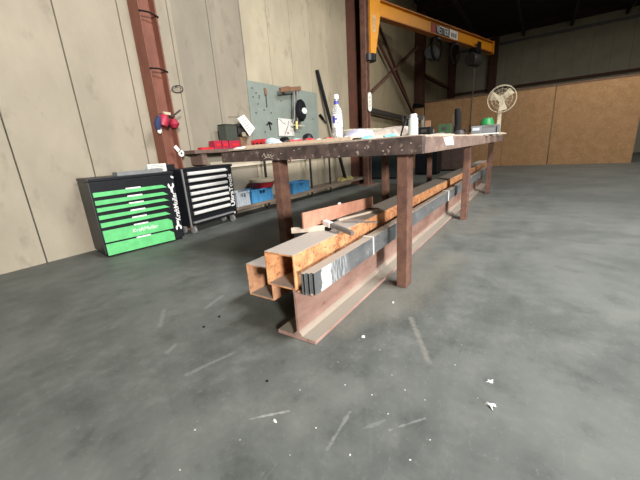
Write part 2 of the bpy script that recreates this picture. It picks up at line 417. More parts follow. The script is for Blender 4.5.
for i in range(5):
    yy = 2.6 - i * 1.6
    struct(G().box(2, XE, yy - .04, yy + .04, ZR - .42, ZR - .28).build('trim_%d' % (i + 5), 'rafter'))

def hcol(name, x0, x1, y0, y1, z1, m, tf=.016, tw=.012):
    xm = (x0 + x1) / 2; ym = (y0 + y1) / 2
    g = G(); g.box(x0, x0 + tf, y0, y1, 0, z1).box(x1 - tf, x1, y0, y1, 0, z1).box(x0 + tf, x1 - tf, ym - tw / 2, ym + tw / 2, 0, z1)
    g.box(x0 - .03, x1 + .03, y0 - .02, min(y1 + .02, YW), 0, .02)
    return struct(g.build(name, m, bevel=.002))
hcol('column_1', 2.27, 2.475, 3.70, 3.895, ZR - .28, 'column')
hcol('column_2', 7.27, 7.50, 3.66, 3.895, ZR - .28, 'darkcol')
hcol('column_3', 12.20, 12.50, 3.60, 3.895, ZR - .28, 'darkcol')
hcol('column_4', 17.15, 17.45, 3.60, 3.895, ZR - .28, 'darkcol')
hcol('column_5', XE - .30, XE - .02, 1.9, 2.2, ZR - .28, 'darkcol')
# wall bracing between the columns: two crossed angle bars and girts
def brace(n, p, q, w=.07, m='darkcol'): struct(G().bar(p, q, w, w).build('trim_%d' % n, m))
b1 = at(372, 10, Y=3.86); b2 = at(414, 106, Y=3.86)
brace(11, (8.6, 3.85, 4.25), (12.2, 3.85, 1.75), .05)
brace(12, (7.95, 3.80, 2.05), (12.2, 3.80, 4.05), .065, 'leg')
brace(13, (8.2, 3.74, 3.75), (12.15, 3.74, 1.62), .06)
brace(14, (7.95, 3.70, 1.78), (12.2, 3.70, 1.62), .11, 'darkmetal')
brace(15, (12.5, 3.84, 3.3), (17.15, 3.84, 3.3), .10)
brace(16, (12.5, 3.84, 3.35), (14.5, 3.84, 4.9), .10)
struct(G().box(XE - .06, XE, -5.5, YW - .02, 4.75, 4.85).build('trim_17', 'grey'))
struct(G().box(XE - .08, XE, -5.5, YW - .02, 2.95, 3.05).build('trim_18', 'darkcol'))

# ------------------------------------------------------------------ the steel bench table
TX0, TX1, TY0, TY1, TZ0, TZ1 = 1.80, 6.60, .525, 2.157, .840, .930
tb = thing('workbench', (TX0, TY0, 0), 'long rusty brown steel workbench on six legs with cluttered top', 'workbench')
OF = (TX0, TY0, 0)
G().prism([(TY0, TZ0), (TY1, TZ0 + .003), (TY1, .917), (TY0, .937)], 'x', TX0, TX0 + .06).build('end_rail', 'table', tb, bevel=.004, off=OF)
G().box(TX1 - .06, TX1, TY0, TY1, TZ0, TZ1).build('end_rail', 'table', tb, bevel=.004, off=OF)
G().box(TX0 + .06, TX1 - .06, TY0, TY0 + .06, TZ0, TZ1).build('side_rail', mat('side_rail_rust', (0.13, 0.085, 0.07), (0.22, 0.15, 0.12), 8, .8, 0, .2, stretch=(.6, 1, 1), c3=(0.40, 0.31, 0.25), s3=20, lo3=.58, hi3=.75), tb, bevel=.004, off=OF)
G().box(TX0 + .06, TX1 - .06, TY1 - .06, TY1, TZ0, TZ1).build('side_rail', 'table', tb, bevel=.004, off=OF)
for cx in (3.97, 6.06): G().box(cx - .05, cx + .05, TY0 + .06, TY1 - .06, TZ0 + .005, TZ1 - .005).build('cross_beam', 'table', tb, off=OF)
G().box(TX0 + .03, TX1 - .01, TY0 + .02, TY1 - .06, TZ1, TZ1 + .012).build('tabletop', 'worktop', tb, bevel=.002, off=OF)
TT = TZ1 + .012
for lx in (1.855, 3.93, 6.02):
    for ly in (.622, 1.598):
        g = G(); g.box(lx, lx + .105, ly, ly + .066, 0, TZ0)
        g.build('leg', 'leg', tb, bevel=.005, off=OF)

g = G()
for a_ in (((262, 157), (264, 153.5), (266, 158), (268, 154), (269.5, 157.5)), ((264, 158.8), (268, 157), (273, 158.6)), ((270, 154.5), (272, 157), (274, 154.8))):
    g.tube([at(*q_, X=TX0 - .001) for q_ in a_], .0022, 5)
g.build('chalk_scribble', 'palewood', tb, off=OF)
for px_, py_ in ((281, 153.5), (294, 150.5), (299, 149), (322, 157), (339, 156.5), (347, 146), (357, 152), (365, 148), (383, 151), (390, 147), (402, 150), (411, 143)):
    q_ = at(px_, py_, X=TX0); g = G(); g.lathe([(0, -.002), (.003, -.002), (.0035, .001)], (TX0, q_.y, q_.z), 8, 'x', sx=1.4); g.build('paint_spot', 'palewood', tb, off=OF)
# ------------------------------------------------------------------ stock lying under the bench
BX0, BX1 = 1.067, 7.25
ib = thing('steel_beam', (BX0, .925, 0), 'long rusty wide-flange steel beam lying on the floor at the bottom of the stack', 'steel beam')
g = G()
zf = .0185
g.box(BX0, BX1, .797, 1.030, 0, zf)
g.box(BX0 + .004, BX1, .897, .909, zf, .262 - .010)
# fillets between flange and web
for s, yy in ((-1, .897), (1, .909)):
    g.prism([(yy, zf), (yy + s * .022, zf), (yy, zf + .022)], 'x', BX0 + .004, BX1)
g.box(BX0, BX1, .797, .909, .252, .262)
g.box(BX0 + .35, BX1, .909, 1.053, .252, .262)
g.build('beam', 'ibeam', ib, off=(BX0, .925, 0))

def sqtube(name, x0, x1, y0, y1, z0, z1, t, m, label, bevel=.008):
    o = G(); n = 4
    def ring(x, i):
        return [o.bm.verts.new((x, y0 + i, z0 + i)), o.bm.verts.new((x, y1 - i, z0 + i)), o.bm.verts.new((x, y1 - i, z1 - i)), o.bm.verts.new((x, y0 + i, z1 - i))]
    A, B, C, D = ring(x0, 0), ring(x1, 0), ring(x0, t), ring(x1, t)
    for k in range(4):
        j = (k + 1) % 4
        o.bm.faces.new([A[k], A[j], B[j], B[k]]); o.bm.faces.new([C[k], D[k], D[j], C[j]])
        o.bm.faces.new([A[k], C[k], C[j], A[j]]); o.bm.faces.new([B[k], B[j], D[j], D[k]])
    ob = o.build(name, m, bevel=bevel, off=((x0 + x1) / 2 if False else x0, (y0 + y1) / 2, z0))
    return tag(ob, label, 'steel tube')
sqtube('square_tube', 1.067, 7.9, .886, 1.070, .262, .440, .011, 'tube', 'big orange-rusted square steel tube on top of the stack, under the loose rusty plate', .006)
sqtube('square_tube', 1.20, 7.0, 1.165, 1.362, .087, .285, .011, 'tube2', 'lower rusty square steel tube peeking out left of the larger tube, dark block on it', .006)
for xx, wh in ((2.0, 'front'), (5.4, 'rear')):
    tag(G().box(xx, xx + .09, 1.12, 1.40, 0, .087).build('wood_bearer', 'woodbrown', bevel=.004, off=(xx, 1.26, 0)),
        'brown timber bearer under the lower square tube, %s one of two' % wh, 'timber block')
tag(G().obox((1.30, 1.155, .297), (.09, .10, .024), (0, 0, .3)).build('packing_block', 'blackrub', bevel=.002, off=(1.30, 1.155, .285)),
    'small dark packing block on top of the lower square tube', 'block')
for i, (y0, y1, x0, lab) in enumerate(((.776, .7962, 1.067, 'grey flat steel tube with white painted patch, nearest the workbench legs'),
                                       (.7968, .8165, 1.058, 'middle dark flat steel tube sandwiched between two other flat tubes'),
                                       (.8171, .8370, 1.049, 'dark flat steel tube on edge in the shadow beside the big square tube'))):
    o = sqtube('flat_tube', x0, 7.5, y0, y1, .262, .371 - i * .001, .003, 'flat', lab, .0012)
for k, (px, w, lab) in enumerate(((373, .014, 'white strapping band around the grey flat bars near the front table leg'), (449, .03, 'pale strapping band around the flat bars further along toward the second table leg'))):
    p = at(px, 240 if k == 0 else 185, Y=.774)
    g = G(); g.box(p.x, p.x + w, .7735, .7755, .2625, .374).box(p.x, p.x + w, .7735, .842, .3715, .374).box(p.x, p.x + w, .8400, .842, .2625, .374)
    tag(g.build('strapping_band', 'paper', off=(p.x, .8, .2625)), lab, 'strap')
# rust crumbs on the flange under the bar ends
for k in range(5):
    yy = .80 + k * .019; 
    tag(G().lump((1.062 - .0 + .006 * (k % 2) + .006, yy, .262), (.006, .008, .005), k, .3, 2).build('rust_flake', 'tube'), None)
rfl = [o for o in COL.objects if o.name.startswith('rust_flake')]
for o in rfl: tag(o, 'tiny orange rust flake on the beam flange under the flat bar ends', 'rust flake', 'rust flakes on the beam end')

# loose pieces on the top tube
pa = Vector((1.385, 1.058, .474)); pb = Vector((2.255, 1.032, .446))
d = (pb - pa); ang = math.atan2(d.y, d.x); L_ = d.length
pl = thing('rusty_plate', pa, 'pinkish rusty steel plate standing on edge along the top square tube', 'steel plate', ang)
g = G(); g.prism([(0, .0), (L_, -.028), (L_, .050), (0, .092)], 'y', -.005, .005)
g.build('plate', 'plate', pl, bevel=.001)
G().lump((.40, .006, .072), (.018, .006, .008), 3, .2, 2).build('weld_blob', 'paper', pl)
def stripon(name, a, b, w, h, m, label, z=.4405, cat='steel strip'):
    a = at(*a, Z=z); b = at(*b, Z=z); d = b - a; an = math.atan2(d.y, d.x)
    t = thing(name, (a.x, a.y, z), label, cat, an)
    return t, d.length
rp = at(325, 222.5, Z=.482); rq = at(352.5, 233.5, Z=.456)
t = thing('square_rod', (rp.x, rp.y, .4405), 'grey square steel offcut with white taped end lying across the top tube', 'steel offcut')
ro = (rp.x, rp.y, .4405); rd = (rq - rp)
G().bar(rp + rd * .02, rq, .022, .024).build('rod', 'greysteel', t, bevel=.002, off=ro)
G().bar(rp - rd * .02, rp + rd * .24, .030, .032).build('tape', 'white', t, bevel=.004, off=ro)
G().box(rp.x - .03, rp.x + .05, rp.y - .045, rp.y + .0, .4405, .463).build('black_pad', 'blackrub', t, bevel=.003, off=ro)
t, l = stripon('pale_strip', (338, 221), (377, 211), .03, .006, 'palewood', 'long pale wooden strip lying along the top tube beside the rusty plate')
G().box(0, l, -.010, .010, 0, .014).build('strip', 'palewood', t, bevel=.001)
t, l = stripon('pale_strip', (343, 222.5), (378, 222.5), .03, .006, 'greysteel', 'thin grey steel strip slanting across the top tube to its right edge')
G().box(0, l, -.007, .007, 0, .006).build('strip', 'greysteel', t)
t, l = stripon('pale_strip', (329, 227.5), (340, 232), .03, .006, 'palewood', 'thin pale steel sliver on the top tube under the taped square offcut')
G().box(0, l, -.008, .008, 0, .004).build('strip', 'palewood', t)
p1 = at(291, 227.5, Z=.474)
t = thing('pale_strip', (p1.x, p1.y, .4405), 'short pale strip sticking out left from under the rusty plate', 'steel strip', math.atan2(1.02 - p1.y, 1.50 - p1.x))
G().box(0, .24, -.014, .014, 0, .030).build('strip', 'palewood', t, bevel=.002)
t = thing('pale_strip', (2.18, 1.05, .4405), 'dark wedge on the top tube under the far end of the rusty plate', 'wedge', R(-80))
G().box(-.02, .10, -.015, .015, 0, .004).build('wedge', 'darkmetal', t)

# ------------------------------------------------------------------ tool chests
ga = R(-8.8)
gc = thing('tool_chest', (2.075, 3.32, 0), 'green and black tool chest with white wrench pillar beside the column', 'tool chest', ga)
W_ = -.80
G().box(W_, 0, .0, .40, .03, .74).build('body', 'black', gc, bevel=.008)
G().box(W_ + .02, -.02, .02, .39, 0, .03).build('plinth', 'blackrub', gc)
G().box(W_, 0, -.01, .41, .74, .772).build('top_tray', 'black', gc, bevel=.006)
zs = [(.596, .639), (.519, .563), (.454, .493), (.380, .419), (.302, .347), (.152, .270), (.02, .135)]
for k, (z0, z1) in enumerate(zs):
    g = G(); xr = -.088 - .004 * k
    if k < 5: pts = [(W_ + .02, z0), (xr - .0, z0 + .012), (xr - .012, z0 + .014), (xr - .055, z1), (W_ + .02, z1)]
    else: pts = [(W_ + .02, z0), (xr - .004, z0), (xr - .004, z1 - .03), (xr - .045, z1), (W_ + .02, z1)]
    g.prism(pts, 'y', -.016, .0)
    d_ = g.build('drawer', 'green', gc, bevel=.003)
    G().box(-.50, -.36, -.0185, -.0162, z1 - .002, z1 + .012).build('white_label', 'white', d_)
xd, yd = (1, 0, 0), (0, 0, 1)
text('lettering', 'KraftMuller', .055, 'white', gc, frame_m((-.40, -.0175, .215), xd, yd), shear=.2)
text('lettering', 'KraftMuller', .070, 'white', gc, frame_m((-.034, -.003, .385), (0, 0, 1), (-1, 0, 0)), bold=.0008)
def wrench(cz, flip):
    # open-ended spanner head: a ring with a slot, and a stub of handle
    pts = []
    for k in range(17):
        a = R(-240 + k * 300 / 16) if not flip else R(-60 + k * 300 / 16)
        pts.append((a, .034))
    g = G(); s = -1 if flip else 1
    n = 14
    outer = [(.034 * math.sin(R(40 + k * 280 / n)), .034 * math.cos(R(40 + k * 280 / n)) * s) for k in range(n + 1)]
    inner = [(.014 * math.sin(R(60 + k * 240 / n)), .014 * math.cos(R(60 + k * 240 / n)) * s) for k in range(n + 1)]
    for k in range(n):
        q = [outer[k], outer[k + 1], inner[k + 1], inner[k]]
        g.prism([(-.048 + u, cz + v) for u, v in q], 'y', -.003, 0)
    g.box(-.06, -.036, -.003, 0, cz - s * .075 if s > 0 else cz + .03, cz - .03 if s > 0 else cz + .075)
    return g.build('wrench_emblem', 'white', gc)
wrench(.62, False); wrench(.145, True)
G().obox((-.02, -.004, .708), (.03, .006, .02), (0, .6, 0)).build('lock', 'silver', gc)
# grey tray and white carton on the chest
t = thing('parts_tray', gc.matrix_basis @ Vector((-.32, .05, .772)), 'shallow grey parts tray on the green tool chest', 'tray', ga)
g = G(); g.box(-.22, .22, -.05, .10, 0, .008).box(-.22, .22, -.05, -.044, .008, .035).box(-.22, .22, .094, .10, .008, .035).box(-.22, -.214, -.044, .094, .008, .035).box(.214, .22, -.044, .094, .008, .035)
g.build('tray', 'grey', t)
def at_g(px, py, yloc):
    # pixel to the chest's local x,z on the plane y=yloc
    n = Vector((-math.sin(ga), math.cos(ga), 0)); P0_ = Vector((2.06, 3.32, 0)) + n * yloc
    d = CR * ((px - 320) / FPX) + CD * ((py - 240) / FPX) + CF
    t = (P0_ - Vector((0, 0, H))).dot(n) / d.dot(n); return Vector((0, 0, H)) + d * t
p = at_g(157.5, 175.5, .25)
t = thing('carton', (p.x, p.y, .772), 'small white printed carton on the green tool chest', 'box', ga)
G().box(-.10, .10, -.04, .06, 0, .085).build('box', 'paper', t, bevel=.003)
for k in range(4): G().box(-.085, .085 - .03 * (k % 2), -.0412, -.0402, .018 + k * .016, .024 + k * .016).build('print_line', 'grey', t)
p = at_g(170.5, 175.5, .25)
tag(G().box(-.05, .05, -.04, .06, 0, .07).build('black_case', 'black', bevel=.004), 'black case beside the white carton on the green tool chest', 'case')
o = COL.objects[-1]; o.location = (p.x, p.y, .772); o.rotation_euler = (0, 0, ga)

ua = R(6)
uc = thing('tool_chest', (2.215, 3.360, 0), 'black tool chest with seven silver drawer handles, on castors', 'tool chest', ua)
UW = .80
G().box(0, UW, .0, .27, .105, .755).build('body', 'black', uc, bevel=.006)
G().box(-.012, UW + .012, -.012, .275, .755, .785).build('top_tray', 'black', uc, bevel=.006)
G().box(-.018, -.004, -.02, .0, .10, .78).build('side_post', 'bumper', uc, bevel=.004)
hz = [.719, .641, .560, .487, .412, .337, .254]
for k, z in enumerate(hz):
    dr = G().box(.045, UW - .125, -.012, .0, z - .034, z + .036).build('drawer', 'black', uc, bevel=.003)
    g = G(); g.prism([(-.012, z - .020), (-.034, z - .014), (-.038, z + .008), (-.030, z + .020), (-.012, z + .022)], 'x', .055, UW - .14)
    g.build('handle', 'silver', dr, bevel=.002)
G().lathe([(0, -.008), (.009, -.008), (.009, 0)], (UW - .095, -.001, .715), 12, 'y').build('lock', 'silver', uc)
G().box(.03, UW - .09, -.03, .0, .138, .160).build('bumper', 'bumper', uc, bevel=.004)
text('lettering', 'UltraToolz', .098, 'white', uc, frame_m((UW - .056, -.003, .44), (0, 0, 1), (-1, 0, 0)), bold=.002)
text('small_mark', 'o', .05, 'white', uc, frame_m((UW - .05, -.003, .135), xd, yd), bold=.002)
for cx, cy in ((.06, .05), (UW - .06, .05), (.06, .22), (UW - .06, .22)):
    c = G().box(cx - .03, cx + .03, cy - .03, cy + .03, .095, .105).box(cx - .024, cx - .018, cy - .02, cy + .02, .04, .096).box(cx + .018, cx + .024, cy - .02, cy + .02, .04, .096).build('castor', 'greysteel', uc)
    G().lathe([(0, -.014), (.042, -.014), (.047, -.006), (.047, .006), (.042, .014), (0, .014)], (cx, cy - .01, .047), 20, 'x').build('wheel', 'bumper', c, smooth=True)

# ------------------------------------------------------------------ bench along the wall, with its low shelf
wb = thing('side_bench', (2.60, 3.60, 0), 'steel bench along the panelled wall, low shelf with crates below', 'bench')
WO = (2.60, 3.60, 0)
BT = .988
G().box(2.60, 6.1, 3.60, 3.88, BT - .045, BT).build('benchtop', 'ledge', wb, bevel=.003, off=WO)
G().box(2.96, 7.45, 3.47, 3.86, .135, .175).build('shelf', 'shelf', wb, bevel=.003, off=WO)
G().box(3.0, 7.3, 3.84, 3.87, .72, .82).build('back_band', 'paleband', wb, off=WO)  # pale band along the wall behind the bench legs
for px in (265.8, 286.5, 311, 330):
    X_ = at(px, 175, Y=3.48).x
    X_ = at(px, 175, Y=3.63).x; g = G(); g.box(X_ - .014, X_ + .014, 3.615, 3.645, 0, BT - .045)
    g.build('leg', 'darkmetal', wb, off=WO)
G().box(2.72, 2.80, 3.64, 3.88, .80, BT - .045).build('bracket', 'ledge', wb, off=WO)

def crate(name, px0, px1, py, m, label, Yf=3.50, h=.2, dep=.24):
    a = at(px0, py, Y=Yf).x; b = at(px1, py, Y=Yf).x; w = b - a
    t = thing(name, ((a + b) / 2, Yf + dep / 2, .175), label, 'crate', 0)
    g = G(); hw = w / 2; hd = dep / 2; k = .012
    g.box(-hw, hw, -hd, hd, 0, .012)
    g.box(-hw, hw, hd - k, hd, .012, h).box(-hw, -hw + k, -hd + k, hd - k, .012, h).box(hw - k, hw, -hd + k, hd - k, .012, h)
    # front panel with a hand hole
    hh = .06
    g.box(-hw, -hh, -hd, -hd + k, .012, h).box(hh, hw, -hd, -hd + k, .012, h).box(-hh, hh, -hd, -hd + k, .012, h * .62).box(-hh, hh, -hd, -hd + k, h * .86, h)
    g.box(-hw - .008, hw + .008, -hd - .008, -hd, h - .022, h)
    for q in range(5):
        xx = -hw + .03 + q * (w - .06) / 4
        g.box(xx - .006, xx + .006, -hd - .006, -hd, .012, h - .022)
    g.build('body', m, t)
    return t
crate('plastic_crate', 237, 250, 199, 'crategrey', 'pale grey plastic crate on the low shelf beside the black tool chest', h=.205)
crate('plastic_crate', 252, 273, 196, 'blue', 'blue plastic crate on the low shelf, left of the bench leg, under the red tub', h=.20)
crate('plastic_crate', 293, 310, 190, 'blue', 'blue plastic crate on the low shelf standing alone, right of the bench leg', h=.19)
p = at(263.5, 190, Y=3.62); 
t = thing('tub', (p.x, 3.62, .375), 'round red tub with cream lid standing on a blue crate', 'tub')
G().lathe([(0, 0), (.15, 0), (.20, .09), (.195, .09), (.15, .01), (0, .01)], (0, 0, 0), 28).build('bowl', 'red', t, True)
G().lathe([(0, .085), (.205, .085), (.21, .10), (.20, .135), (0, .145)], (0, 0, 0), 28).build('lid', 'cream', t, True)
p = at(347, 179, Y=3.6)
tag(G().lump((0, 0, 0), (.30, .12, .08), 5, .2).build('sack', 'sack', None, True), 'limp yellowish sack lying on the far end of the low shelf', 'sack'); COL.objects[-1].location = (p.x, 3.62, .175)
p = at(292, 168, Y=3.60)
t = thing('clamp', (p.x, 3.58, p.z - .10), 'red hand clamp hanging from the wall bench front edge', 'clamp')
G().tube([(-.05, 0, .0), (0, 0, .06), (.06, 0, .09)], .012, 8).tube([(0, 0, .06), (.09, 0, .02)], .012, 8).build('jaw', 'red', t, True)
G().cyl((0, 0, .06), (0, .0, .20 ), .006).build('hook', 'darkmetal', t)
t.location.z = BT - .045 - .20; 
# items on the wall bench
def boxthing(name, px0, px1, py0, py1, Y, dep, m, label, cat, z=BT, lid=None, rz=0):
    a = at(px0, py1, Y=Y); b = at(px1, py1, Y=Y); top = at((px0 + px1) / 2, py0, Y=Y).z
    t = thing(name, ((a.x + b.x) / 2, Y + dep / 2, z), label, cat, rz)
    w = (b.x - a.x) / 2; h = top - z
    return t, w, dep / 2, h
t, w, dd, h = boxthing('storage_bin', 203, 215, 147, 152.5, 3.64, .10, 'red', 'low bright red storage bin at the end of the wall bench', 'bin')
g = G(); g.prism([(-dd, 0), (dd, 0), (dd, h), (-dd * .5, h), (-dd, h * .55)], 'x', -w, w); g.build('bin', 'red', t, bevel=.004)
p = at(229, 145, Y=3.55)
for k, (x0, x1, lab) in enumerate(((215, 222, 'left'), (223, 229, 'middle'), (230, 241, 'wide'))):
    t, w, dd, h = boxthing('storage_bin', x0, x1, 140, 147, 3.66, .12, 'crimson', ['crimson storage bin left of the two others under the dark box', 'narrow crimson storage bin between its two neighbours under the dark box', 'wide crimson storage bin at the foot of the bench grinder'][k], 'bin')
    G().box(-w, w, -dd, dd, 0, h * .95).build('bin', 'crimson', t, bevel=.006)
    G().box(-w * .6, w * .6, -dd - .008, -dd, h * .3, h * .6).build('label_holder', 'red', t)
BINH = h * .95
a = at(225, 125, Y=3.64); b = at(237.5, 125, Y=3.64); tp = at(229, 124, Y=3.64).z
t = thing('dark_box', ((a.x + b.x) / 2 - .0, 3.73, BT + BINH), 'dark olive-black metal box stacked on the crimson bins', 'box', R(6))
hh = tp - BT - BINH; w = (b.x - a.x) / 2
G().box(-w, w, -.07, .07, 0, hh - .012).build('body', 'olive', t, bevel=.004)
G().box(-w - .005, w + .005, -.075, .075, hh - .012, hh).build('lid', 'black', t, bevel=.003)
# bench grinder on a post
p0 = at(243.5, 147, Y=3.70); 
t = thing('bench_grinder', (p0.x + .06, 3.76, BT), 'tall dark bench grinder with cream switch plate between bins and paper', 'grinder')
zt = at(243, 124, Y=3.76).z - BT
G().box(-.06, .06, -.02, .08, 0, zt * .45).build('pedestal', 'woodbrown', t, bevel=.006)
G().lathe([(0, -.13), (.045, -.13), (.062, -.10), (.062, .10), (.045, .13), (0, .13)], (0, .02, zt * .72), 20, 'x').build('motor', 'darkmetal', t, True)
for s in (-1, 1):
    G().lathe([(0, -.02), (.075, -.02), (.075, .02), (0, .02)], (s * .135, .02, zt * .74), 24, 'x').build('wheel_guard', 'black', t, True)
G().box(-.035, .035, -.055, -.03, zt * .48, zt * .66).build('switch_plate', 'cream', t, bevel=.003)
G().box(-.07, .07, -.03, .06, zt * .90, zt).build('cap_plate', 'olive', t, bevel=.003)
# slanted paper
pc = [at(*q, Y=3.58) for q in ((240, 118), (247, 114), (257, 128), (251, 136))]
c = sum(pc, Vector()) / 4
g = G(); 
P1 = [Vector((q.x, 3.60 + (q.z - 1.1) * .12, q.z)) for q in pc]
vs = [g.bm.verts.new(q) for q in P1] + [g.bm.verts.new(q + Vector((0, .003, 0))) for q in P1]
g.bm.faces.new(vs[:4]); g.bm.faces.new(vs[4:][::-1])
for k in range(4): g.bm.faces.new([vs[k], vs[(k + 1) % 4], vs[4 + (k + 1) % 4], vs[4 + k]])
t = thing('paper_sheet', (c.x, 3.62, c.z), 'white printed sheet hung askew beside the bench grinder', 'paper')
g.build('sheet', 'paper', t, off=(c.x, 3.62, c.z))
u = (P1[1] - P1[0]); v = (P1[3] - P1[0])
for k in range(6):
    s0 = P1[0] + v * (.15 + .12 * k) + u * .15; s1 = s0 + u * (.7 if k % 2 else .55)
    G().bar(s0 + Vector((0, -.002, 0)), s1 + Vector((0, -.002, 0)), .002, .006).build('print_line', 'grey', t, off=(c.x, 3.62, c.z))
h_ = P1[0].lerp(P1[1], .5); G().cyl(h_ + Vector((0, .004, -.01)), (h_.x, 3.895, h_.z + .02), .004).build('hanger', 'darkmetal', t, off=(c.x, 3.62, c.z))

# ------------------------------------------------------------------ tool board on the wall
bx0 = at(246.6, 80, Y=3.885).x; bx1 = at(316.5, 92, Y=3.885).x; bz1 = at(246.6, 80, Y=3.885).z
tbd = thing('tool_board', ((bx0 + bx1) / 2, 3.885, 1.06), 'grey-green sheet metal tool board fixed to the panelled wall', 'tool board')
BO = ((bx0 + bx1) / 2, 3.885, 1.06)
G().box(bx0, bx1, 3.884, 3.899, 1.06, bz1).build('sheet', 'board', tbd, bevel=.002, off=BO)
for k, (px, py) in enumerate(((252, 88), (256, 93), (259, 98), (253, 97), (258, 104), (264, 110), (271, 113), (281, 101), (256, 113), (265, 132), (313, 119), (259, 96))):
    p = at(px, py, Y=3.884); G().lathe([(0, -.006), (.012, -.006), (.012, 0)], (p.x, 3.884, p.z), 10, 'y').build('peg', 'darkmetal', tbd, off=BO)
def hang(name, pts, m, r, label, cat, extra=None):
    P_ = [at(*q, Y=3.862) for q in pts]; c = P_[0]
    t = thing(name, (c.x, 3.884, c.z), label, cat)
    t2 = (c.x, 3.884, c.z)
    return t, P_, t2
t, P_, o_ = hang('screwdriver', ((265, 88), (266, 95), (267, 107)), None, None, 'long dark screwdriver hanging at the top of the tool board', 'screwdriver')
G().tube([P_[0], P_[1]], .022, 10).build('grip', 'woodbrown', t, True, off=o_); G().cyl(P_[1], P_[2], .007).build('shaft', 'darkmetal', t, off=o_)
G().cyl(P_[0] + Vector((0, 0, -.02)), P_[0] + Vector((0, .024, -.02)), .006).build('peg_hook', 'darkmetal', t, off=o_)
t, P_, o_ = hang('pliers', ((269, 122), (267, 125), (271, 130), (272, 124)), None, None, 'small black pliers hanging low on the tool board, left of the drawing', 'pliers')
G().tube([P_[1], P_[0], P_[3]], .012, 8).tube([P_[0], P_[2]], .010, 8).build('jaws', 'black', t, True, off=o_)
G().cyl(P_[0], P_[0] + Vector((0, .024, 0)), .006).build('peg_hook', 'darkmetal', t, off=o_)
t, P_, o_ = hang('chisel', ((320, 115), (323, 119), (326, 123)), None, None, 'short dark chisel hanging on the wall right of the tool board', 'chisel')
G().tube([P_[0], P_[1]], .028, 8).build('grip', 'blackrub', t, True, off=o_); G().tube([P_[1], P_[2]], .018, 8).build('blade', 'darkmetal', t, off=o_)
G().cyl(P_[0], P_[0] + Vector((0, .04, 0)), .006).build('peg_hook', 'darkmetal', t, off=o_)
# drawing sheet
pc = [at(*q, Y=3.86) for q in ((278, 118), (293.5, 119.5), (294.5, 136), (279, 136))]
c = sum(pc, Vector()) / 4
t = thing('drawing_sheet', (c.x, 3.86, c.z), 'white paper with a curved pencil drawing, pinned to the tool board', 'paper')
o_ = (c.x, 3.86, c.z)
g = G(); vs = [g.bm.verts.new(q) for q in pc] + [g.bm.verts.new(q + Vector((0, .003, 0))) for q in pc]
g.bm.faces.new(vs[:4]); g.bm.faces.new(vs[4:][::-1])
for k in range(4): g.bm.faces.new([vs[k], vs[(k + 1) % 4], vs[4 + (k + 1) % 4], vs[4 + k]])
g.build('sheet', 'paper', t, off=o_)
G().tube([at(*q, Y=3.857) for q in ((288.5, 121), (288, 126), (286.5, 130), (285, 134))], .008, 6).tube([at(*q, Y=3.857) for q in ((279.5, 119), (283, 123), (286, 124))], .005, 6).build('pencil_line', 'greysteel', t, off=o_)
q = at(288, 133, Y=3.857); G().lathe([(0, -.004), (.02, -.004), (.02, 0)], (q.x, 3.857, q.z), 10, 'y').build('red_dot', 'redpaint', t, off=o_)
for q in pc[:2]: G().cyl(q + Vector((0, .0, -.02)), q + Vector((0, .024, -.02)), .006).build('pin', 'darkmetal', t, off=o_)
# wall lamp: brown bracket, two rods and a black round head with a white face
A = at(280, 90, Y=3.72); Bp = at(300, 88.5, Y=3.72)
t = thing('work_lamp', ((A.x + Bp.x) / 2, 3.88, A.z), 'black round work lamp hung on rods from a brown bracket on the tool board', 'lamp')
o_ = ((A.x + Bp.x) / 2, 3.88, A.z)
G().bar(A, Bp, .05, .07).bar(at(289, 88, Y=3.72), Vector((at(289, 88, Y=3.72).x, 3.883, at(289, 88, Y=3.72).z)), .06, .06).build('bracket', 'woodbrown', t, bevel=.006, off=o_)
G().lathe([(0, 0), (.03, 0), (.03, .06), (0, .06)], at(300, 89, Y=3.75), 12, 'y').build('knob', 'black', t, off=o_)
G().cyl(at(294, 90, Y=3.72), at(294.5, 121, Y=3.72), .016).cyl(at(297, 90, Y=3.72), at(297.5, 121, Y=3.72), .016).build('rods', 'greysteel', t, off=o_)
hc = at(301, 110.5, Y=3.68)
G().lathe([(0, -.05), (.16, -.05), (.19, -.02), (.19, .03), (.12, .07), (0, .07)], hc, 28, 'y', sx=.62, sy=1).build('head', 'black', t, True, off=o_)
G().lathe([(0, -.02), (.075, -.02), (.08, 0)], hc + Vector((.03, -.045, -.01)), 20, 'y', sx=.9, sy=.7).build('lens', 'white', t, True, off=o_)
q = at(296.5, 122, Y=3.72); G().lathe([(0, 0), (.03, 0), (.03, .12), (.018, .14), (0, .14)], (q.x, q.y, q.z - .12), 12).build('counterweight', 'brass', t, True, off=o_)
G().bar(at(293, 125, Y=3.74), at(304, 126, Y=3.74), .03, .02).build('foot_bar', 'sage', t, off=o_)

# black bar leaning on the wall
A = Vector((6.75, 3.62, 0.0)); 
top = at(317, 70, Y=3.86)
lo = at(343.5, 172, Y=3.60)
d = (lo - top).normalized(); bot = top + d * ((top.z - .185) / -d.z)
bt = thing('leaning_bar', (bot.x, bot.y, .175), 'long thin black steel bar leaning against the panelled wall', 'steel bar')
G().bar(top, bot + Vector((0, 0, .01)), .055, .05).build('bar', 'black', bt, off=(bot.x, bot.y, .175))

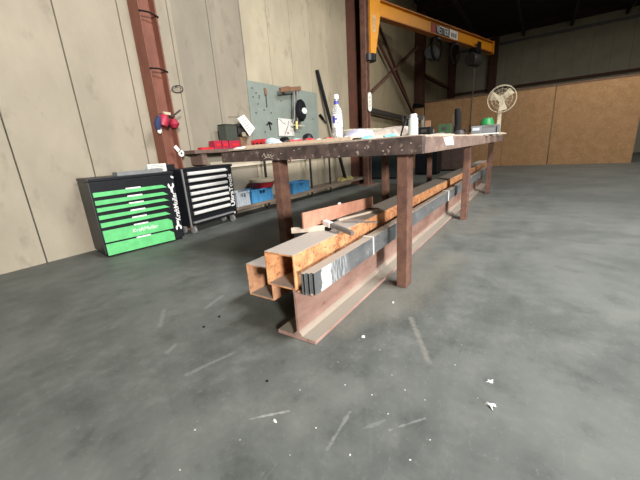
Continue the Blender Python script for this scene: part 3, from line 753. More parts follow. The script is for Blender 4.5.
# things on the left column: hoop, reel, red gloves, white tag
q = at(177.5, 89, Y=3.86)
t = thing('wire_hoop', (q.x, 3.89, q.z), 'thin black wire hoop hung on the wall beside the rust-red column', 'hoop')
o_ = (q.x, 3.89, q.z)
G().tube([(q.x + .075 * math.cos(a), 3.86 - .03 * math.sin(a), q.z + .035 * math.sin(a)) for a in [2 * math.pi * k / 24 for k in range(24)]], .006, 6, True).build('hoop', 'darkmetal', t, True, off=o_)
G().cyl((q.x, 3.83, q.z + .035), (q.x, 3.895, q.z + .035), .006).build('nail', 'darkmetal', t, off=o_)
cf = 3.70
q = at(164, 122, Y=cf - .03)
t = thing('work_gloves', (q.x, cf, q.z), 'red and blue work gloves hung on the rust-red column', 'gloves')
o_ = (q.x, cf, q.z)
def onc(px, py, dy=-.03): return at(px, py, Y=cf + dy)
G().tube([onc(164.5, 115), onc(164, 120), onc(163, 126)], [.04, .065, .05], 10).build('red_glove', 'crimson', t, True, off=o_)
G().tube([onc(159, 117), onc(157.5, 124), onc(158.5, 130)], [.03, .04, .025], 10).build('blue_glove', 'navy', t, True, off=o_)
G().lump(onc(159.5, 130), (.025, .02, .04), 4, .2, 2, False).build('white_cuff', 'paper', t, True, off=o_)
G().tube([onc(173, 119, -.02), onc(174.5, 124, -.02), onc(175, 128, -.02)], [.03, .06, .03], 10).build('red_cloth', 'crimson', t, True, off=o_)
G().bar(onc(163, 113, -.02), onc(170, 114, -.02), .03, .03).build('hook_bar', 'cream', t, off=o_)
G().cyl(onc(171.5, 117, -.02), onc(180.5, 110, -.05), .010).build('hook_rod', 'darkmetal', t, off=o_)
G().cyl(onc(165, 114, -.03), Vector((2.28, cf + .005, onc(165, 114).z)), .01).build('hook', 'darkmetal', t, off=o_)
q = onc(169, 154, -.015)
t = thing('column_tag', (q.x, cf, q.z), 'white round tag hanging at the foot of the rust-red column', 'tag')
G().lathe([(0, -.006), (.04, -.006), (.04, .0)], (q.x, cf - .006, q.z), 20, 'y').build('disc', 'paper', t, off=(q.x, cf, q.z))
G().bar((q.x - .07, cf - .01, q.z + .09), (q.x - .02, cf - .01, q.z + .02), .004, .045).build('flap', 'paper', t, off=(q.x, cf, q.z))
G().lathe([(0, -.002), (.012, -.002), (.012, .0)], (q.x, cf - .012, q.z), 12, 'y').build('hole', 'black', t, off=(q.x, cf, q.z))
t.location = (2.467, cf, q.z)
# cable ties / straps around the column
for k, (py, nm) in enumerate(((17, 'upper'), (70, 'lower'))):
    z = at(160, py, Y=cf).z
    g = G(); g.tube([(2.265, cf - .008, z), (2.37, cf - .012, z + .01), (2.48, cf - .008, z - .01)], .009, 6)
    g.tube([(2.48, cf - .008, z - .01), (2.495, cf + .06, z - .01)], .008, 6)
    tag(g.build('strap', 'blackrub', off=(2.37, cf, z)), 'thin black strap around the rust-red column, %s of two' % nm, 'strap')

# ------------------------------------------------------------------ jib crane
ja = R(-16); cp = Vector((7.10, 3.36, 0))
jd = Vector((math.cos(ja), math.sin(ja), 0)); jn = Vector((-jd.y, jd.x, 0))
def jp(px, py):  # pixel onto the jib's vertical plane
    d = CR * ((px - 320) / FPX) + CD * ((py - 240) / FPX) + CF
    t = (cp - Vector((0, 0, H))).dot(jn) / d.dot(jn); q = Vector((0, 0, H)) + d * t
    return (q - cp).dot(jd), q.z
cr = thing('jib_crane', (cp.x, cp.y, 0), 'yellow jib crane with name plate swinging from a steel post over the workbench', 'crane', ja)
# post stands on the floor, built square to the wall
g = G(); 
for s in (-1, 1): g.obox((s * .055 , 0, 2.5), (.02, .14, 5.0), (0, 0, 0))
g.obox((0, 0, 2.5), (.10, .02, 5.0)); g.box(-.2, .2, -.16, .16, 0, .02)
g.build('post', 'leg', cr, bevel=.003)
x0, z0 = jp(369, -4); x1, z1 = jp(370, 57); x2, _ = jp(376, 55); x3, _ = jp(384, -4); xe, ze = jp(491.5, 44); xe2, ze2 = jp(491, 53)
xm, zm = jp(383, 21)
zT = (jp(410, 12.7)[1] + ze) / 2; zB = zT - .28
xs = .067
g = G(); g.prism([(xs, zT + .25), (xs + .34, zT + .25), (xs + .34, zB), (xs + .17, z1 + .04), (xs, z1 + .04)], 'y', -.11, .11)
g.build('bracket', 'yellow', cr, bevel=.01)
G().lathe([(0, 0), (.17, 0), (.17, .13), (0, .13)], (xs + .04, 0, z1 - .10), 20).build('lower_bearing', 'black', cr, True)
G().box(xs + .1, xe, -.012, .012, zB, zT).build('jib_web', 'yellow', cr)
G().box(xs + .1, xe, -.09, .09, zT, zT + .025).build('top_flange', 'orangedark', cr)
G().box(xs + .1, xe, -.09, .09, zB - .025, zB).build('bottom_flange', 'orangedark', cr)
G().box(xe - .03, xe, -.10, .10, zB - .06, zT + .04).build('end_stop', 'yellow', cr)
# name plate
sa = jp(430.5, 25); sb = jp(449, 33); sc_ = jp(457, 38)
zc = (zT + zB) / 2
G().box(sa[0], sb[0], -.018, -.012, zB + .03, zT - .03).build('name_plate', 'black', cr)
wl = sb[0] - sa[0]
G().box(sa[0] + .01, sa[0] + wl * .24, -.020, -.018, zB + .04, zT - .04).build('red_emblem', 'redpaint', cr)
text('lettering', 'VETTER', .25, 'white', cr, frame_m((sa[0] + wl * .625, -.021, zc), (1, 0, 0), (0, 0, 1)), sx=1.0 * wl * .72 / .92, bold=.001)
G().box(sb[0] + .01, sc_[0], -.019, -.012, zB + .03, zT - .03).build('white_plate', 'white', cr)
for q_ in (.28, .52, .76): G().box(sb[0] + (sc_[0] - sb[0]) * q_ - .03, sb[0] + (sc_[0] - sb[0]) * q_ + .03, -.021, -.019, zc - .07, zc + .04).build('dark_mark', 'darkmetal', cr)
bz = zT - .05
for q_ in (21, 24.8, 29, 32.5):
    zq = jp(376, q_)[1]; G().box(xs + .085, xs + .155, -.114, -.110, zq - .055, zq + .045).build('white_mark', 'cream', cr)
# hoist trolley on the jib
hx, _ = jp(475, 52)
t = thing('chain_hoist', cp + jd * hx + Vector((0, 0, zB - .025)), 'dark electric chain hoist hanging under the far end of the yellow jib', 'hoist', ja)
G().box(-.16, .16, -.12, .12, -.14, -.004).box(-.10, .10, -.14, -.10, -.10, .16).build('trolley', 'black', t, bevel=.01)
G().lathe([(0, -.26), (.16, -.26), (.19, -.2), (.19, .2), (.16, .26), (0, .26)], (-.05, 0, -.32), 18, 'x').build('motor', 'darkmetal', t, True)
G().lathe([(0, 0), (.11, 0), (.11, .06), (0, .06)], (.21, 0, -.30), 16, 'x').build('end_cover', 'grey', t, True)
# chain: a run of links read as a thin cord with a hook
pts = []
X0 = (cp + jd * hx)
endz = 1.35
for k in range(30):
    f = k / 29; pts.append(Vector((.02 * math.sin(f * 5), .0, -.45 - f * (zB - .025 - .45 - endz))))
G().tube(pts, .016, 6).build('chain', 'rope', t, True)
e = pts[-1]
G().tube([e + Vector((0, 0, 0)), e + Vector((0, 0, -.08)), e + Vector((.05, 0, -.14)), e + Vector((.02, 0, -.20)), e + Vector((-.05, 0, -.17))], .022, 8).build('hook', 'darkmetal', t, True)
# cable loops hung under the jib
for k, px in enumerate((437, 455)):
    jx, jz = jp(px, 52)
    t = thing('cable_loop', cp + jd * jx + Vector((0, 0, zB - .025)), 'drooping black cable loop under the jib, %s' % ('below the name plate' if k == 0 else 'between name plate and hoist'), 'cable', ja, group='cable loops under the jib')
    G().tube([(.26 * math.sin(a), 0, -.29 - .27 * math.cos(a)) for a in [R(-165 + 330 * q / 20 + 180) for q in range(21)]], .035, 8).build('loop', 'blackrub', t, True)
    G().box(-.08, .08, -.05, .05, -.06, 0).build('carrier', 'darkmetal', t)
jx, jz = jp(438, 52)
t = thing('motor_drum', (12.35, 3.35, at(437, 57, Y=3.35).z), 'grey drum on a bracket on the dark column behind the jib', 'drum')
G().lathe([(0, -.2), (.2, -.2), (.22, -.15), (.22, .15), (.2, .2), (0, .2)], (0, 0, 0), 20, 'x').build('drum', 'bumper', t, True)
G().bar((0, .05, -.05), (0, .27, -.05), .1, .1).build('bracket', 'darkmetal', t)
# oval sign on the crane post
q = at(366.3, 102, Y=3.33)
t = thing('oval_sign', (q.x, 3.335, q.z), 'small white oval sign on the crane post beside the window-dark gap', 'sign')
t['label'] = 'small white oval sign fixed to the crane post'
g = G(); hw = .062; hh = .20
pts = [(hw * math.cos(a), hh - hw + hw * math.sin(a)) for a in [math.pi * k / 10 for k in range(11)]] + [(hw * math.cos(a), -hh + hw + hw * math.sin(a)) for a in [math.pi + math.pi * k / 10 for k in range(11)]]
g.prism(pts, 'y', -.006, .0); g.build('plate', 'paper', t)
for k in range(3): G().box(-.02, .02, -.008, -.006, -.10 + k * .085, -.06 + k * .085).build('print_mark', 'cream', t)
t.location = (0, 0, 0)
t.parent = None
sp = cp + jd * (-.06) + jn * (-.165)
# carried by the post flange facing the hall
t.location = cp + jd * (.03) + jn * (-.08); t.rotation_euler = (0, 0, ja); t.location.z = q.z
# dark sheet painting in the shadowed wall gap between the two posts
tag(G().box(7.53, 8.30, 3.86, 3.895, 0, 5.0).build('shade_sheet', 'tealdark', off=(7.9, 3.88, 0)), 'tall dark sheet standing in for shade between the wall column and the crane post', 'panel')

# ------------------------------------------------------------------ far end: partition, cabinets
pt = thing('partition', (12.2, 1.0, 0), 'brown chipboard partition at the far end behind the workbench', 'partition')
yl = at(425, 105, X=12.2).y
for k in range(3):
    y1 = yl - k * 1.25; y0 = y1 - 1.24
    zt = at(425, 103.5, X=12.2).z
    G().box(12.2, 12.23, y0, y1, 0, zt).build('chipboard_sheet', 'osb', pt, off=(12.2, 1.0, 0))
y1 = yl - 3.75
G().box(12.2, 12.23, y1 - 1.9, y1 - .01, 0, zt).build('chipboard_sheet', 'osb', pt, off=(12.2, 1.0, 0))
G().box(12.195, 12.24, y1 - 1.9, yl, zt, zt + .05).build('top_batten', 'woodbrown', pt, off=(12.2, 1.0, 0))
G().box(12.23, 12.28, yl - .05, yl, 0, zt).box(12.23, 12.28, y1 - 1.9, y1 - 1.85, 0, zt).build('stud', 'woodbrown', pt, off=(12.2, 1.0, 0))
ya, yb = at(413, 108, X=12.2).y, yl + .02
zt2 = at(418, 108, X=12.2).z
ya = min(ya, 3.85)
tag(G().box(12.13, 12.16, yb, ya, 0, zt2).build('chipboard_panel', 'osb', off=(12.13, yb, 0)), 'narrow chipboard panel between the partition and the dark column', 'panel')
t = thing('black_bag', (12.13, at(417, 102, X=12.2).y, zt2), 'dark bundle lying on top of the narrow chipboard panel', 'bundle')
G().lump((.02, 0, 0), (.10, .30, .12), 9, .2).build('bundle', 'blackrub', t, True)
t.location.x = 12.13
def cab(name, x, px0, px1, h, dep, m, label, cat):
    y1 = at(px0, 165, X=x).y; y0 = at(px1, 165, X=x).y
    t = thing(name, (x, (y0 + y1) / 2, 0), label, cat); hw = (y1 - y0) / 2
    G().box(0, dep, -hw, hw, .04, h).build('body', m, t, bevel=.01)
    for s in (-1, 1): G().box(-.012, 0, s * hw * .5 - hw * .47, s * hw * .5 + hw * .47, .08, h - .04).build('door', m, t, bevel=.004)
    G().box(.02, dep - .02, -hw + .03, hw - .03, 0, .04).build('plinth', 'blackrub', t)
    return t
cab('metal_cabinet', 9.4, 415, 437, .86, .5, 'black', 'low black metal cabinet in the dark behind the workbench legs', 'cabinet')
cab('metal_cabinet', 10.6, 439, 463, .80, .5, 'ledge', 'low brown metal cabinet in the dark right of the black cabinet', 'cabinet')
# dark machine past the bench end
t = thing('machine', (8.65, 3.42, 0), 'dark teal machine standing by the wall behind the crane post', 'machine')
G().box(-.35, .7, -.40, .40, .05, 1.05).build('housing', 'tealdark', t, bevel=.02)
G().box(-.34, .69, -.39, .39, 0, .05).build('plinth', 'blackrub', t)
G().box(-.1, .5, -.42, -.40, .55, .62).build('handle_bar', 'grey', t)
G().obox((.3, -.42, .80), (.3, .04, .14)).build('panel', 'greysteel', t)
# frame stand with arms (behind the bag), upper right of the bench
q = at(404, 133, X=6.2)

# ------------------------------------------------------------------ clutter on the bench top
def P_at(px, X, z=TT):
    # a point on the bench top at depth X under pixel column px
    q = at(px, 135, X=X); return Vector((X, q.y, z))
ps = thing('plywood_sheet', (1.86, 1.35, TT), 'pale plywood sheet lying on the bench top along its short edge', 'plywood')
G().prism([(0, -.36), (.45, -.40), (.50, .55), (.02, .60)], 'z', 0, .022).build('sheet', 'ply', ps, bevel=.001)
PZ = TT + .022
# spirit bottle
q = at(337, 137, X=2.10); bz = PZ
hB = at(337, 94.5, X=2.10).z - bz
t = thing('spirit_bottle', (2.10, q.y - .006, bz), 'tall clear spirit bottle with white and blue label on the workbench', 'bottle')
r = .039
G().lathe([(0, 0), (r * .95, 0), (r, .006), (r, hB * .60), (r * .93, hB * .645), (r * .45, hB * .76), (r * .36, hB * .80), (r * .36, hB * .90), (0, hB * .90)], (0, 0, 0), 28).build('glass_body', 'glass', t, True)
G().lathe([(0, hB * .90), (r * .46, hB * .90), (r * .48, hB * .93), (r * .44, hB), (0, hB)], (0, 0, 0), 20).build('cap', 'cap', t, True)
G().lathe([(r * .37, hB * .79), (r * .42, hB * .79), (r * .42, hB * .86), (r * .37, hB * .86)], (0, 0, 0), 20).build('neck_label', 'bluepaint', t, True)
def wrap(name, a0, a1, z0, z1, rr, m):
    g = G(); n = 14
    A_ = [g.bm.verts.new((rr * math.cos(a0 + (a1 - a0) * k / n), rr * math.sin(a0 + (a1 - a0) * k / n), z0)) for k in range(n + 1)]
    B_ = [g.bm.verts.new((rr * math.cos(a0 + (a1 - a0) * k / n), rr * math.sin(a0 + (a1 - a0) * k / n), z1)) for k in range(n + 1)]
    for k in range(n): g.bm.faces.new([A_[k], A_[k + 1], B_[k + 1], B_[k]])
    return g.build(name, m, t, True)
fa = math.atan2(-q.y, -2.10)
wrap('label', fa - 1.25, fa + 1.25, hB * .26, hB * .56, r + .0006, 'white')
wrap('lower_label', fa - .25, fa + .85, hB * .06, hB * .26, r + .0006, 'white')
wrap('blue_print', fa - .85, fa - .35, hB * .36, hB * .52, r + .0012, 'bluepaint')
wrap('blue_print', fa - .35, fa + .1, hB * .43, hB * .47, r + .0012, 'bluepaint')
wrap('blue_print', fa - .05, fa + .5, hB * .36, hB * .385, r + .0012, 'bluepaint')
wrap('blue_print', fa + .2, fa + .5, hB * .09, hB * .22, r + .0012, 'crategrey')
# spray can
q = at(413, 135, X=2.35); hS = at(413.5, 114, X=2.35).z - TT
t = thing('spray_can', (2.35, q.y, TT), 'slim white spray can standing near the bench corner', 'spray can')
G().lathe([(0, 0), (.033, 0), (.035, .004), (.032, hS * .78), (.027, hS * .84), (0, hS * .84)], (0, 0, 0), 24).build('can', 'pale_can', t, True)
G().lathe([(0, hS * .83), (.025, hS * .83), (.025, hS * .97), (.022, hS), (0, hS)], (0, 0, 0), 20).build('cap', 'white', t, True)
hk = thing('black_hose', (2.33, q.y + .05, TT), 'short black tool handle leaning against the white spray can', 'handle')
G().tube([(0, .035, .004), (0.0, .015, hS * .5), (0, -.005, hS * .93)], [.006, .007, .008], 8).build('handle', 'blackrub', hk, True)

# clear plastic bag, rags, card
q = P_at(357, 2.25)
tag(G().lump((0, 0, 0), (.10, .115, (at(356, 127, X=2.25).z - TT) / 2.1), 11, .18, 4).build('plastic_bag', 'lavender', None, True), 'crumpled lavender-white plastic bag right of the spirit bottle', 'bag'); COL.objects[-1].location = (2.25, q.y, PZ)
q = P_at(390, 2.5); RH = (at(390, 127, X=2.5).z - TT) / 1.4
tag(G().lump((0, 0, 0), (.13, .21, RH), 12, .22, 4).build('rag', 'rag', None, True), 'heap of beige rags between the plastic bag and the spray can', 'rags'); COL.objects[-1].location = (2.5, q.y, TT)
q = P_at(383, 2.85)
t = thing('card_folder', (2.75, q.y, TT + .052), 'sage green card lying tilted on top of the beige rags', 'card')
o = G().prism([(-.07, -.16), (.07, -.12), (.06, .17), (-.05, .18)], 'z', 0, .006).build('card', 'sage', t); o.rotation_euler = (R(4), R(-8), 0)
t.location = (2.50, q.y + .01, TT + RH * 1.3)
q = P_at(426, 2.9)
tag(G().lump((0, 0, 0), (.16, .13, .022), 17, .2, 3).build('rag', 'rag', None, True), 'flat pale rag right of the spray can near the bench corner', 'rags'); COL.objects[-1].location = (3.2, at(437, 135, X=3.2).y, TT)
# teal rags and a dark ring on the near edge
for k, (px, lab) in enumerate(((367, 'teal rag scrap on the bench edge below the plastic bag'), (391, 'teal rag scrap on the bench edge below the beige rags'))):
    q = P_at(px, 1.90)
    tag(G().lump((0, 0, 0), (.025, .045, .016), 20 + k, .3).build('rag_scrap', 'teal', None, True), lab, 'rag'); COL.objects[-1].location = (1.90, q.y, TT)
q = P_at(357, 1.87)
tag(G().tube([(.018 * math.cos(a), .028 * math.sin(a), .006) for a in [2 * math.pi * k / 18 for k in range(18)]], .006, 8, True).build('hose_clip', 'darkmetal', None, True), 'dark oval ring lying on the bench edge between bottle and teal scraps', 'ring'); COL.objects[-1].location = (1.875, q.y, TT)
# tools along the short edge, in front of the wall bench
def lumpat(name, px, X, size, m, seed, label, cat, z=PZ, amp=.25):
    q = at(px, 140, X=X)
    o = tag(G().lump((0, 0, 0), size, seed, amp).build(name, m, None, True), label, cat); o.location = (X, q.y, z); return o
q = P_at(261, 2.15)
t = thing('red_toolbox', (2.15, q.y, PZ), 'long low red tool case on the bench end, left of the blue cloth', 'tool case')
G().box(-.05, .05, -.085, .085, 0, .046).build('case', 'red', t, bevel=.006); G().box(-.03, .03, -.05, .05, .046, .052).build('lid_rib', 'crimson', t, bevel=.002)
for k in range(3): G().box(-.056, -.050, -.05 + k * .045, -.03 + k * .045, .010, .022).build('catch', 'black', t)
lumpat('cloth', 274, 2.05, (.05, .080, .034), 'lightblue', 31, 'blue and white cloth heaped beside the red tool case', 'cloth')
q = P_at(284, 2.08)
t = thing('grease_tube', (2.08, q.y, PZ), 'black rubber mallet head between the blue cloth and red pliers', 'mallet')
G().lathe([(0, -.03), (.022, -.03), (.024, -.02), (.024, .02), (.022, .03), (0, .03)], (0, 0, .024), 16, 'y').build('head', 'blackrub', t, True)
G().cyl((.02, 0, .024), (.22, .03, .024), .009).build('handle', 'woodbrown', t, True)
def pliers(px, X, label, rz):
    q = P_at(px, X); t = thing('pliers', (X, q.y, PZ), label, 'pliers', rz)
    for s in (-1, 1):
        G().tube([(0, 0, .008), (s * .012, -.03, .010), (s * .022, -.07, .012), (s * .016, -.11, .012)], [.006, .008, .009, .006], 8).build('grip', 'red', t, True)
        G().tube([(0, 0, .008), (-s * .008, .02, .008), (-s * .002, .05, .008)], [.008, .008, .003], 8).build('jaw', 'darkmetal', t, True)
    return t
pliers(289, 1.98, 'red-handled pliers lying right of the black mallet', R(70))
pliers(305, 2.0, 'red-handled pliers lying under the black glove', R(100))
lumpat('cloth', 298, 2.10, (.04, .05, .030), 'teal', 33, 'teal cloth scrap between the two red pliers', 'cloth')
lumpat('glove', 309, 2.15, (.05, .05, .042), 'black', 34, 'black crumpled glove on the bench behind the red pliers', 'glove')
q = P_at(326, 2.0)
pliers(326, 2.02, 'small red-handled pliers left of the bottle', R(85)).scale = (.7, .7, .7)
lumpat('rag', 240, 1.93, (.05, .07, .018), 'paper', 36, 'white paper rag at the far bench corner by the bins', 'rag', z=TT)
for k, (px, m_) in enumerate(((246, 'red'), (268, 'paper'), (300, 'red'), (318, 'paper'), (330, 'red'), (345, 'paper'))):
    q = P_at(px, 1.92)
    o = G().lump((0, 0, 0), (.010, .014, .006), 50 + k, .3, 2).build('plastic_scrap', m_, None, True)
    o.location = (1.93, q.y, PZ if px < 400 else TT)
    tag(o, 'tiny %s scrap on the pale plywood edge, %s' % ({'red': 'red', 'paper': 'white'}[m_], ['below the grinder', 'below the blue cloth', 'below the red pliers', 'left of the bottle', 'just left of the bottle foot', 'just right of the bottle foot'][k]), 'scrap')

# further along the bench
t = thing('angle_grinder', (3.9, at(457, 130, X=3.9).y, TT), 'black angle grinder standing on its head on the bench, beside a pale board', 'grinder')
hG = at(458, 108.5, X=3.9).z - TT
G().tube([(0, 0, .05), (0, -.005, hG * .45), (0, .0, hG * .85), (0, .008, hG)], [.040, .030, .034, .026], 14).build('body', 'blackrub', t, True)
G().lathe([(0, 0), (.05, 0), (.055, .03), (.04, .06), (0, .06)], (0, -.02, 0), 18, 'z', sx=1, sy=1.3).build('gear_head', 'darkmetal', t, True)
G().tube([(0, -.04, .05), (0, -.075, .06), (0, -.085, .03)], .014, 8).build('side_handle', 'blackrub', t, True)
t = thing('pale_board', (3.95, at(453.6, 130, X=3.95).y, TT), 'narrow pale board standing upright beside the black angle grinder', 'board')
G().box(-.03, .03, -.012, .012, 0, at(453.5, 114, X=3.95).z - TT).build('board', 'palewood', t, bevel=.001)
def gbox(px0, px1, py0, X, dep, m, name, label, cat, z=TT, lid=None):
    y1 = at(px0, 130, X=X).y; y0 = at(px1, 130, X=X).y; zt = at((px0 + px1) / 2, py0, X=X).z - z
    t = thing(name, (X, (y0 + y1) / 2, z), label, cat); hw = (y1 - y0) / 2
    g = G(); g.box(0, dep, -hw, hw, 0, zt)
    g.build('body', m, t, bevel=.006)
    return t, hw, zt
t, hw, zt = gbox(471, 481, 126, 4.6, .25, 'grey', 'grey_box', 'small grey box on the bench left of the larger grey box', 'box')
G().box(-.004, 0, -hw * .7, hw * .7, zt * .5, zt * .8).build('label_plate', 'crategrey', t)
t, hw, zt = gbox(482, 497, 124.5, 4.7, .35, 'grey', 'grey_box', 'large grey box on the bench carrying a green cap', 'box')
G().box(-.006, 0, -hw, hw, zt * .78, zt).build('rim', 'greysteel', t)
G().box(-.006, 0, -hw * 1.0, -hw * .9, 0, zt * .78).build('corner_strip', 'black', t)
q = at(486.5, 124, X=4.8)
t = thing('green_cap', (4.85, q.y, TT + zt), 'bright green cap resting on the large grey box', 'cap')  # green cap, built as a crown with a peak
hc_ = at(486, 117.8, X=4.85).z - TT - zt
G().lathe([(0, hc_), (.05, hc_ * .95), (.075, hc_ * .6), (.085, 0), (0, 0)], (0, 0, 0), 20).build('crown', 'brightgreen', t, True)
G().lathe([(0, .006), (.06, .006), (.06, 0), (0, 0)], (-.06, -.03, 0), 16).build('peak', 'brightgreen', t, True)
# flat white strips in front of the grey boxes
t = thing('white_strip', (4.3, at(470, 135, X=4.3).y, TT), 'long white strip lying on the bench in front of the grey boxes', 'strip')
G().box(-.05, .05, -.30, .25, 0, .012).build('strip', 'paper', t)
# dark green case
t, hw, zt = gbox(438, 451, 124, 4.9, .2, 'darkgreen', 'green_case', 'dark green case on the bench behind the pale rag', 'case')
G().box(-.01, 0, -.03, .03, zt * .6, zt * .8).build('catch', 'darkmetal', t)
t, hw, zt = gbox(418, 430, 127, 3.5, .12, 'blackrub', 'black_case', 'small black case on the bench right of the spray can', 'case')
G().box(-.006, 0, -.03, .03, zt * .5, zt * .8).build('catch', 'darkmetal', t)
# steel clamp stand behind the spray can
X_ = 4.6
t = thing('clamp_stand', (X_, at(412, 133, X=X_).y, TT), 'dark steel clamp stand behind the spray can', 'stand')
def lp(px, py): q = at(px, py, X=X_); return Vector((0, q.y - t.location.y, q.z - TT))
G().bar(lp(404, 117), lp(424, 117.5), .05, .05).build('cross_bar', 'darkmetal', t, bevel=.004)
G().bar((0, lp(405, 116).y, 0), lp(405, 116), .05, .05).build('post', 'darkmetal', t)
G().bar((0, lp(423, 120).y, 0), lp(423, 117), .03, .03).build('post', 'greysteel', t)
G().bar(lp(404, 124) , lp(411, 124), .04, .04).build('jaw', 'black', t)
G().box(.03, .05, lp(430, 120).y, lp(424.5, 120).y, 0, lp(427, 120.5).z).build('frame', 'woodbrown', t)
t = thing('small_vice', (4.4, at(435, 133, X=4.4).y, TT), 'small dark vice on the bench behind the pale rag', 'vice')
G().box(-.06, .06, -.06, .06, 0, .03).box(-.03, .03, -.04, .05, .03, .07).build('base', 'darkmetal', t, bevel=.005)
G().box(-.04, .04, .02, .05, .07, .11).build('jaw', 'greysteel', t); G().cyl((0, -.06, .06), (0, -.11, .06), .008).build('screw', 'greysteel', t)
# desk fan
X_ = 5.6
cz = at(502, 99, X=X_); ft = thing('desk_fan', (X_, at(498.5, 128, X=X_).y, TT), 'pale round desk fan standing on the bench end', 'fan')
fc = Vector((0, cz.y - ft.location.y, cz.z - TT)); fr = .18
G().lathe([(0, 0), (.11, 0), (.11, .015), (.03, .035), (0, .035)], (0, 0, 0), 24).build('base', 'cream', ft, True)
G().bar((0, 0, .03), fc + Vector((.06, .02, -.02)), .035, .05).build('stem', 'cream', ft, bevel=.005)
G().lathe([(0, -.02), (.05, -.02), (.06, .02), (.05, .12), (0, .13)], fc, 20, 'x').build('motor', 'cream', ft, True)
cg = G()
for dx in (-.05, .04):
    for rr in (fr, fr * .72, fr * .45):
        cg.tube([fc + Vector((dx if rr == fr else dx * 1.3, rr * math.cos(a), rr * math.sin(a))) for a in [2 * math.pi * k / 28 for k in range(28)]], (.0018 if rr != fr else .004), 5, True)
for k in range(16):
    a = 2 * math.pi * k / 16; e = Vector((0, math.cos(a), math.sin(a)))
    cg.tube([fc + Vector((-.07, 0, 0)) + e * .03, fc + Vector((-.05, 0, 0)) + e * fr], .0014, 4)
cg.build('cage', 'cream', ft)
for k in range(3):
    a = 2 * math.pi * k / 3 + .4
    bl = G(); e = Vector((0, math.cos(a), math.sin(a))); f = Vector((0, -math.sin(a), math.cos(a)))
    vs = [fc + e * .04 - f * .03, fc + e * .15 - f * .06 + Vector((.02, 0, 0)), fc + e * .16 + f * .05 + Vector((-.02, 0, 0)), fc + e * .04 + f * .03]
    A_ = [bl.bm.verts.new(v + Vector((-.03, 0, 0))) for v in vs]; B_ = [bl.bm.verts.new(v + Vector((-.026, 0, 0))) for v in vs]
    bl.bm.faces.new(A_); bl.bm.faces.new(B_[::-1])
    for i in range(4): bl.bm.faces.new([A_[i], A_[(i + 1) % 4], B_[(i + 1) % 4], B_[i]])
    bl.build('blade', 'cream', ft)
# white tag taped to the bench side
pc = [at(*q, Y=TY0 - .003) for q in ((443.5, 137.5), (452.5, 136.2), (454, 144.8), (446, 145.4))]
g = G(); vs = [g.bm.verts.new(q) for q in pc] + [g.bm.verts.new(q + Vector((0, .0025, 0))) for q in pc]
g.bm.faces.new(vs[:4]); g.bm.faces.new(vs[4:][::-1])
for k in range(4): g.bm.faces.new([vs[k], vs[(k + 1) % 4], vs[4 + (k + 1) % 4], vs[4 + k]])
tag(g.build('paper_note', 'paper', off=sum(pc, Vector()) / 4), 'blank white note stuck on the long side of the workbench', 'note')

# ------------------------------------------------------------------ small debris on the floor
def scrap(px, py, size, m, seed, label, cat='scrap', rz=0, group=None, name='paper_scrap'):
    q = at(px, py, Z=0)
    o = tag(G().lump((0, 0, 0), size, seed, .35, 2).build(name, m, None, False), label, cat, group); o.location = (q.x, q.y, 0); o.rotation_euler = (0, 0, rz)
    return o
def crumple(px, py, s, seed, label):
    q = at(px, py, Z=0); rr = random.Random(seed)
    t = thing('crumpled_paper', (q.x, q.y, 0), label, 'scrap', rr.uniform(0, 6))
    g = G()
    g.lump((0, 0, 0), (s * .5, s * .35, s * .32), seed, .35, 2)
    for k in range(3):
        a = rr.uniform(0, 6.28)
        g.tube([(0, 0, s * .2), (s * .6 * math.cos(a), s * .6 * math.sin(a), s * .25), (s * 1.0 * math.cos(a), s * 1.0 * math.sin(a), s * .12)], [s * .2, s * .16, s * .08], 6)
    g.build('scrap', 'paper', t)
crumple(489, 405.5, .022, 3, 'crumpled white paper scrap on the floor, the larger of the two')
crumple(490.5, 382, .016, 8, 'small crumpled white paper scrap on the floor, farther of the two')
scrap(363, 337, (.012, .009, .006), 'paper', 2, 'white curled chip on the floor in front of the beam flange', rz=.5)
scrap(393, 302.5, (.011, .006, .004), 'paper', 4, 'white chip on the floor in front of the near table leg', rz=.3)
scrap(275, 421, (.010, .005, .004), 'paper', 5, 'white speck at the end of the pale floor scratch', rz=1.2)
scrap(267, 381.5, (.006, .006, .004), 'blackrub', 6, 'dark speck alone on the bare floor left of the beam end', name='dark_speck')
scrap(219, 317, (.009, .007, .004), 'blackrub', 7, 'dark speck on the floor, right of a pair left of the tubes', name='dark_speck')
scrap(204, 327, (.009, .007, .004), 'blackrub', 8, 'dark speck on the floor, left of a pair left of the tubes', name='dark_speck')
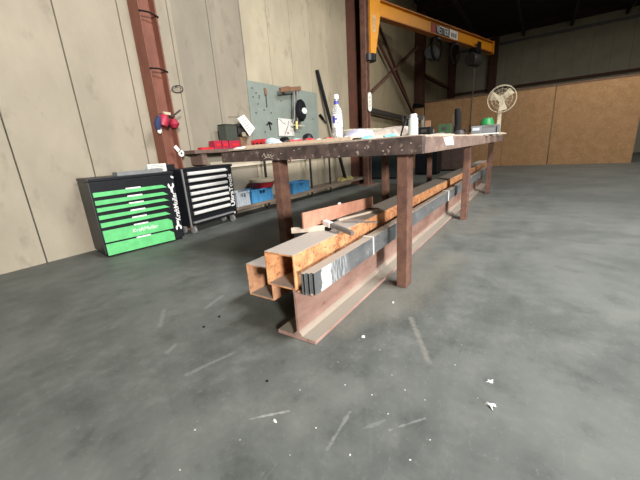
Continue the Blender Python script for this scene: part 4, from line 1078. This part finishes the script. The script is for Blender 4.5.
spots = [(392, 375), (405, 390), (388, 414), (470, 352), (462, 345), (440, 330), (300, 390), (338, 362), (372, 395), (430, 440), (350, 455), (410, 460), (290, 455), (180, 470), (240, 440), (195, 430), (455, 365), (478, 398), (345, 385), (425, 400), (380, 350), (316, 428)]
src = None
for k, (px, py) in enumerate(spots):
    q = at(px, py, Z=0)
    if src is None:
        src = tag(G().lump((0, 0, 0), (.0035, .003, .002), 91, .35, 2).build('grit', 'paper'), 'tiny pale fleck of grit on the grey floor', 'grit', 'grit flecks on the floor'); o = src
    else:
        o = src.copy(); COL.objects.link(o)
    o.location = (q.x, q.y, 0); s = rnd.uniform(.4, .95); o.scale = (s, s, s); o.rotation_euler = (0, 0, rnd.uniform(0, 6))

# ------------------------------------------------------------------ light
def area(name, loc, target, sx, sy, power, col=(1, 1, 1), spread=180):
    l = bpy.data.lights.new(name, 'AREA'); l.shape = 'RECTANGLE'; l.size = sx; l.size_y = sy; l.energy = power; l.color = col; l.spread = R(spread)
    o = bpy.data.objects.new(name, l); COL.objects.link(o); o.location = loc
    o.rotation_euler = (Vector(target) - Vector(loc)).to_track_quat('-Z', 'Y').to_euler()
    return o
area('door_daylight', (-9, -14, 4.4), (3.5, 2.5, 1.2), 2.0, 1.8, 6400, (1.0, .965, .90))
area('skylight', (2.3, -2.0, ZR - .02), (2.3, -1.7, 0), 2.6, 1.2, 1000, (.97, .985, 1.0))
area('far_fill', (10.5, -1.5, ZR - .45), (10.5, -1.5, 0), 3.0, 1.2, 150, (1.0, .95, .86))  # added fill lamp lifting the dim far end, no real source there
w = bpy.data.worlds.new('daylight'); SC.world = w; w.use_nodes = True
bg = w.node_tree.nodes['Background']; bg.inputs['Color'].default_value = (.86, .93, 1.0, 1); bg.inputs['Strength'].default_value = .65
SC.view_settings.view_transform = 'Standard'; SC.view_settings.look = 'None'; SC.view_settings.gamma = 1.0
SC.view_settings.exposure = 0.0
SC.view_settings.use_curve_mapping = False
bpy.context.view_layer.update()
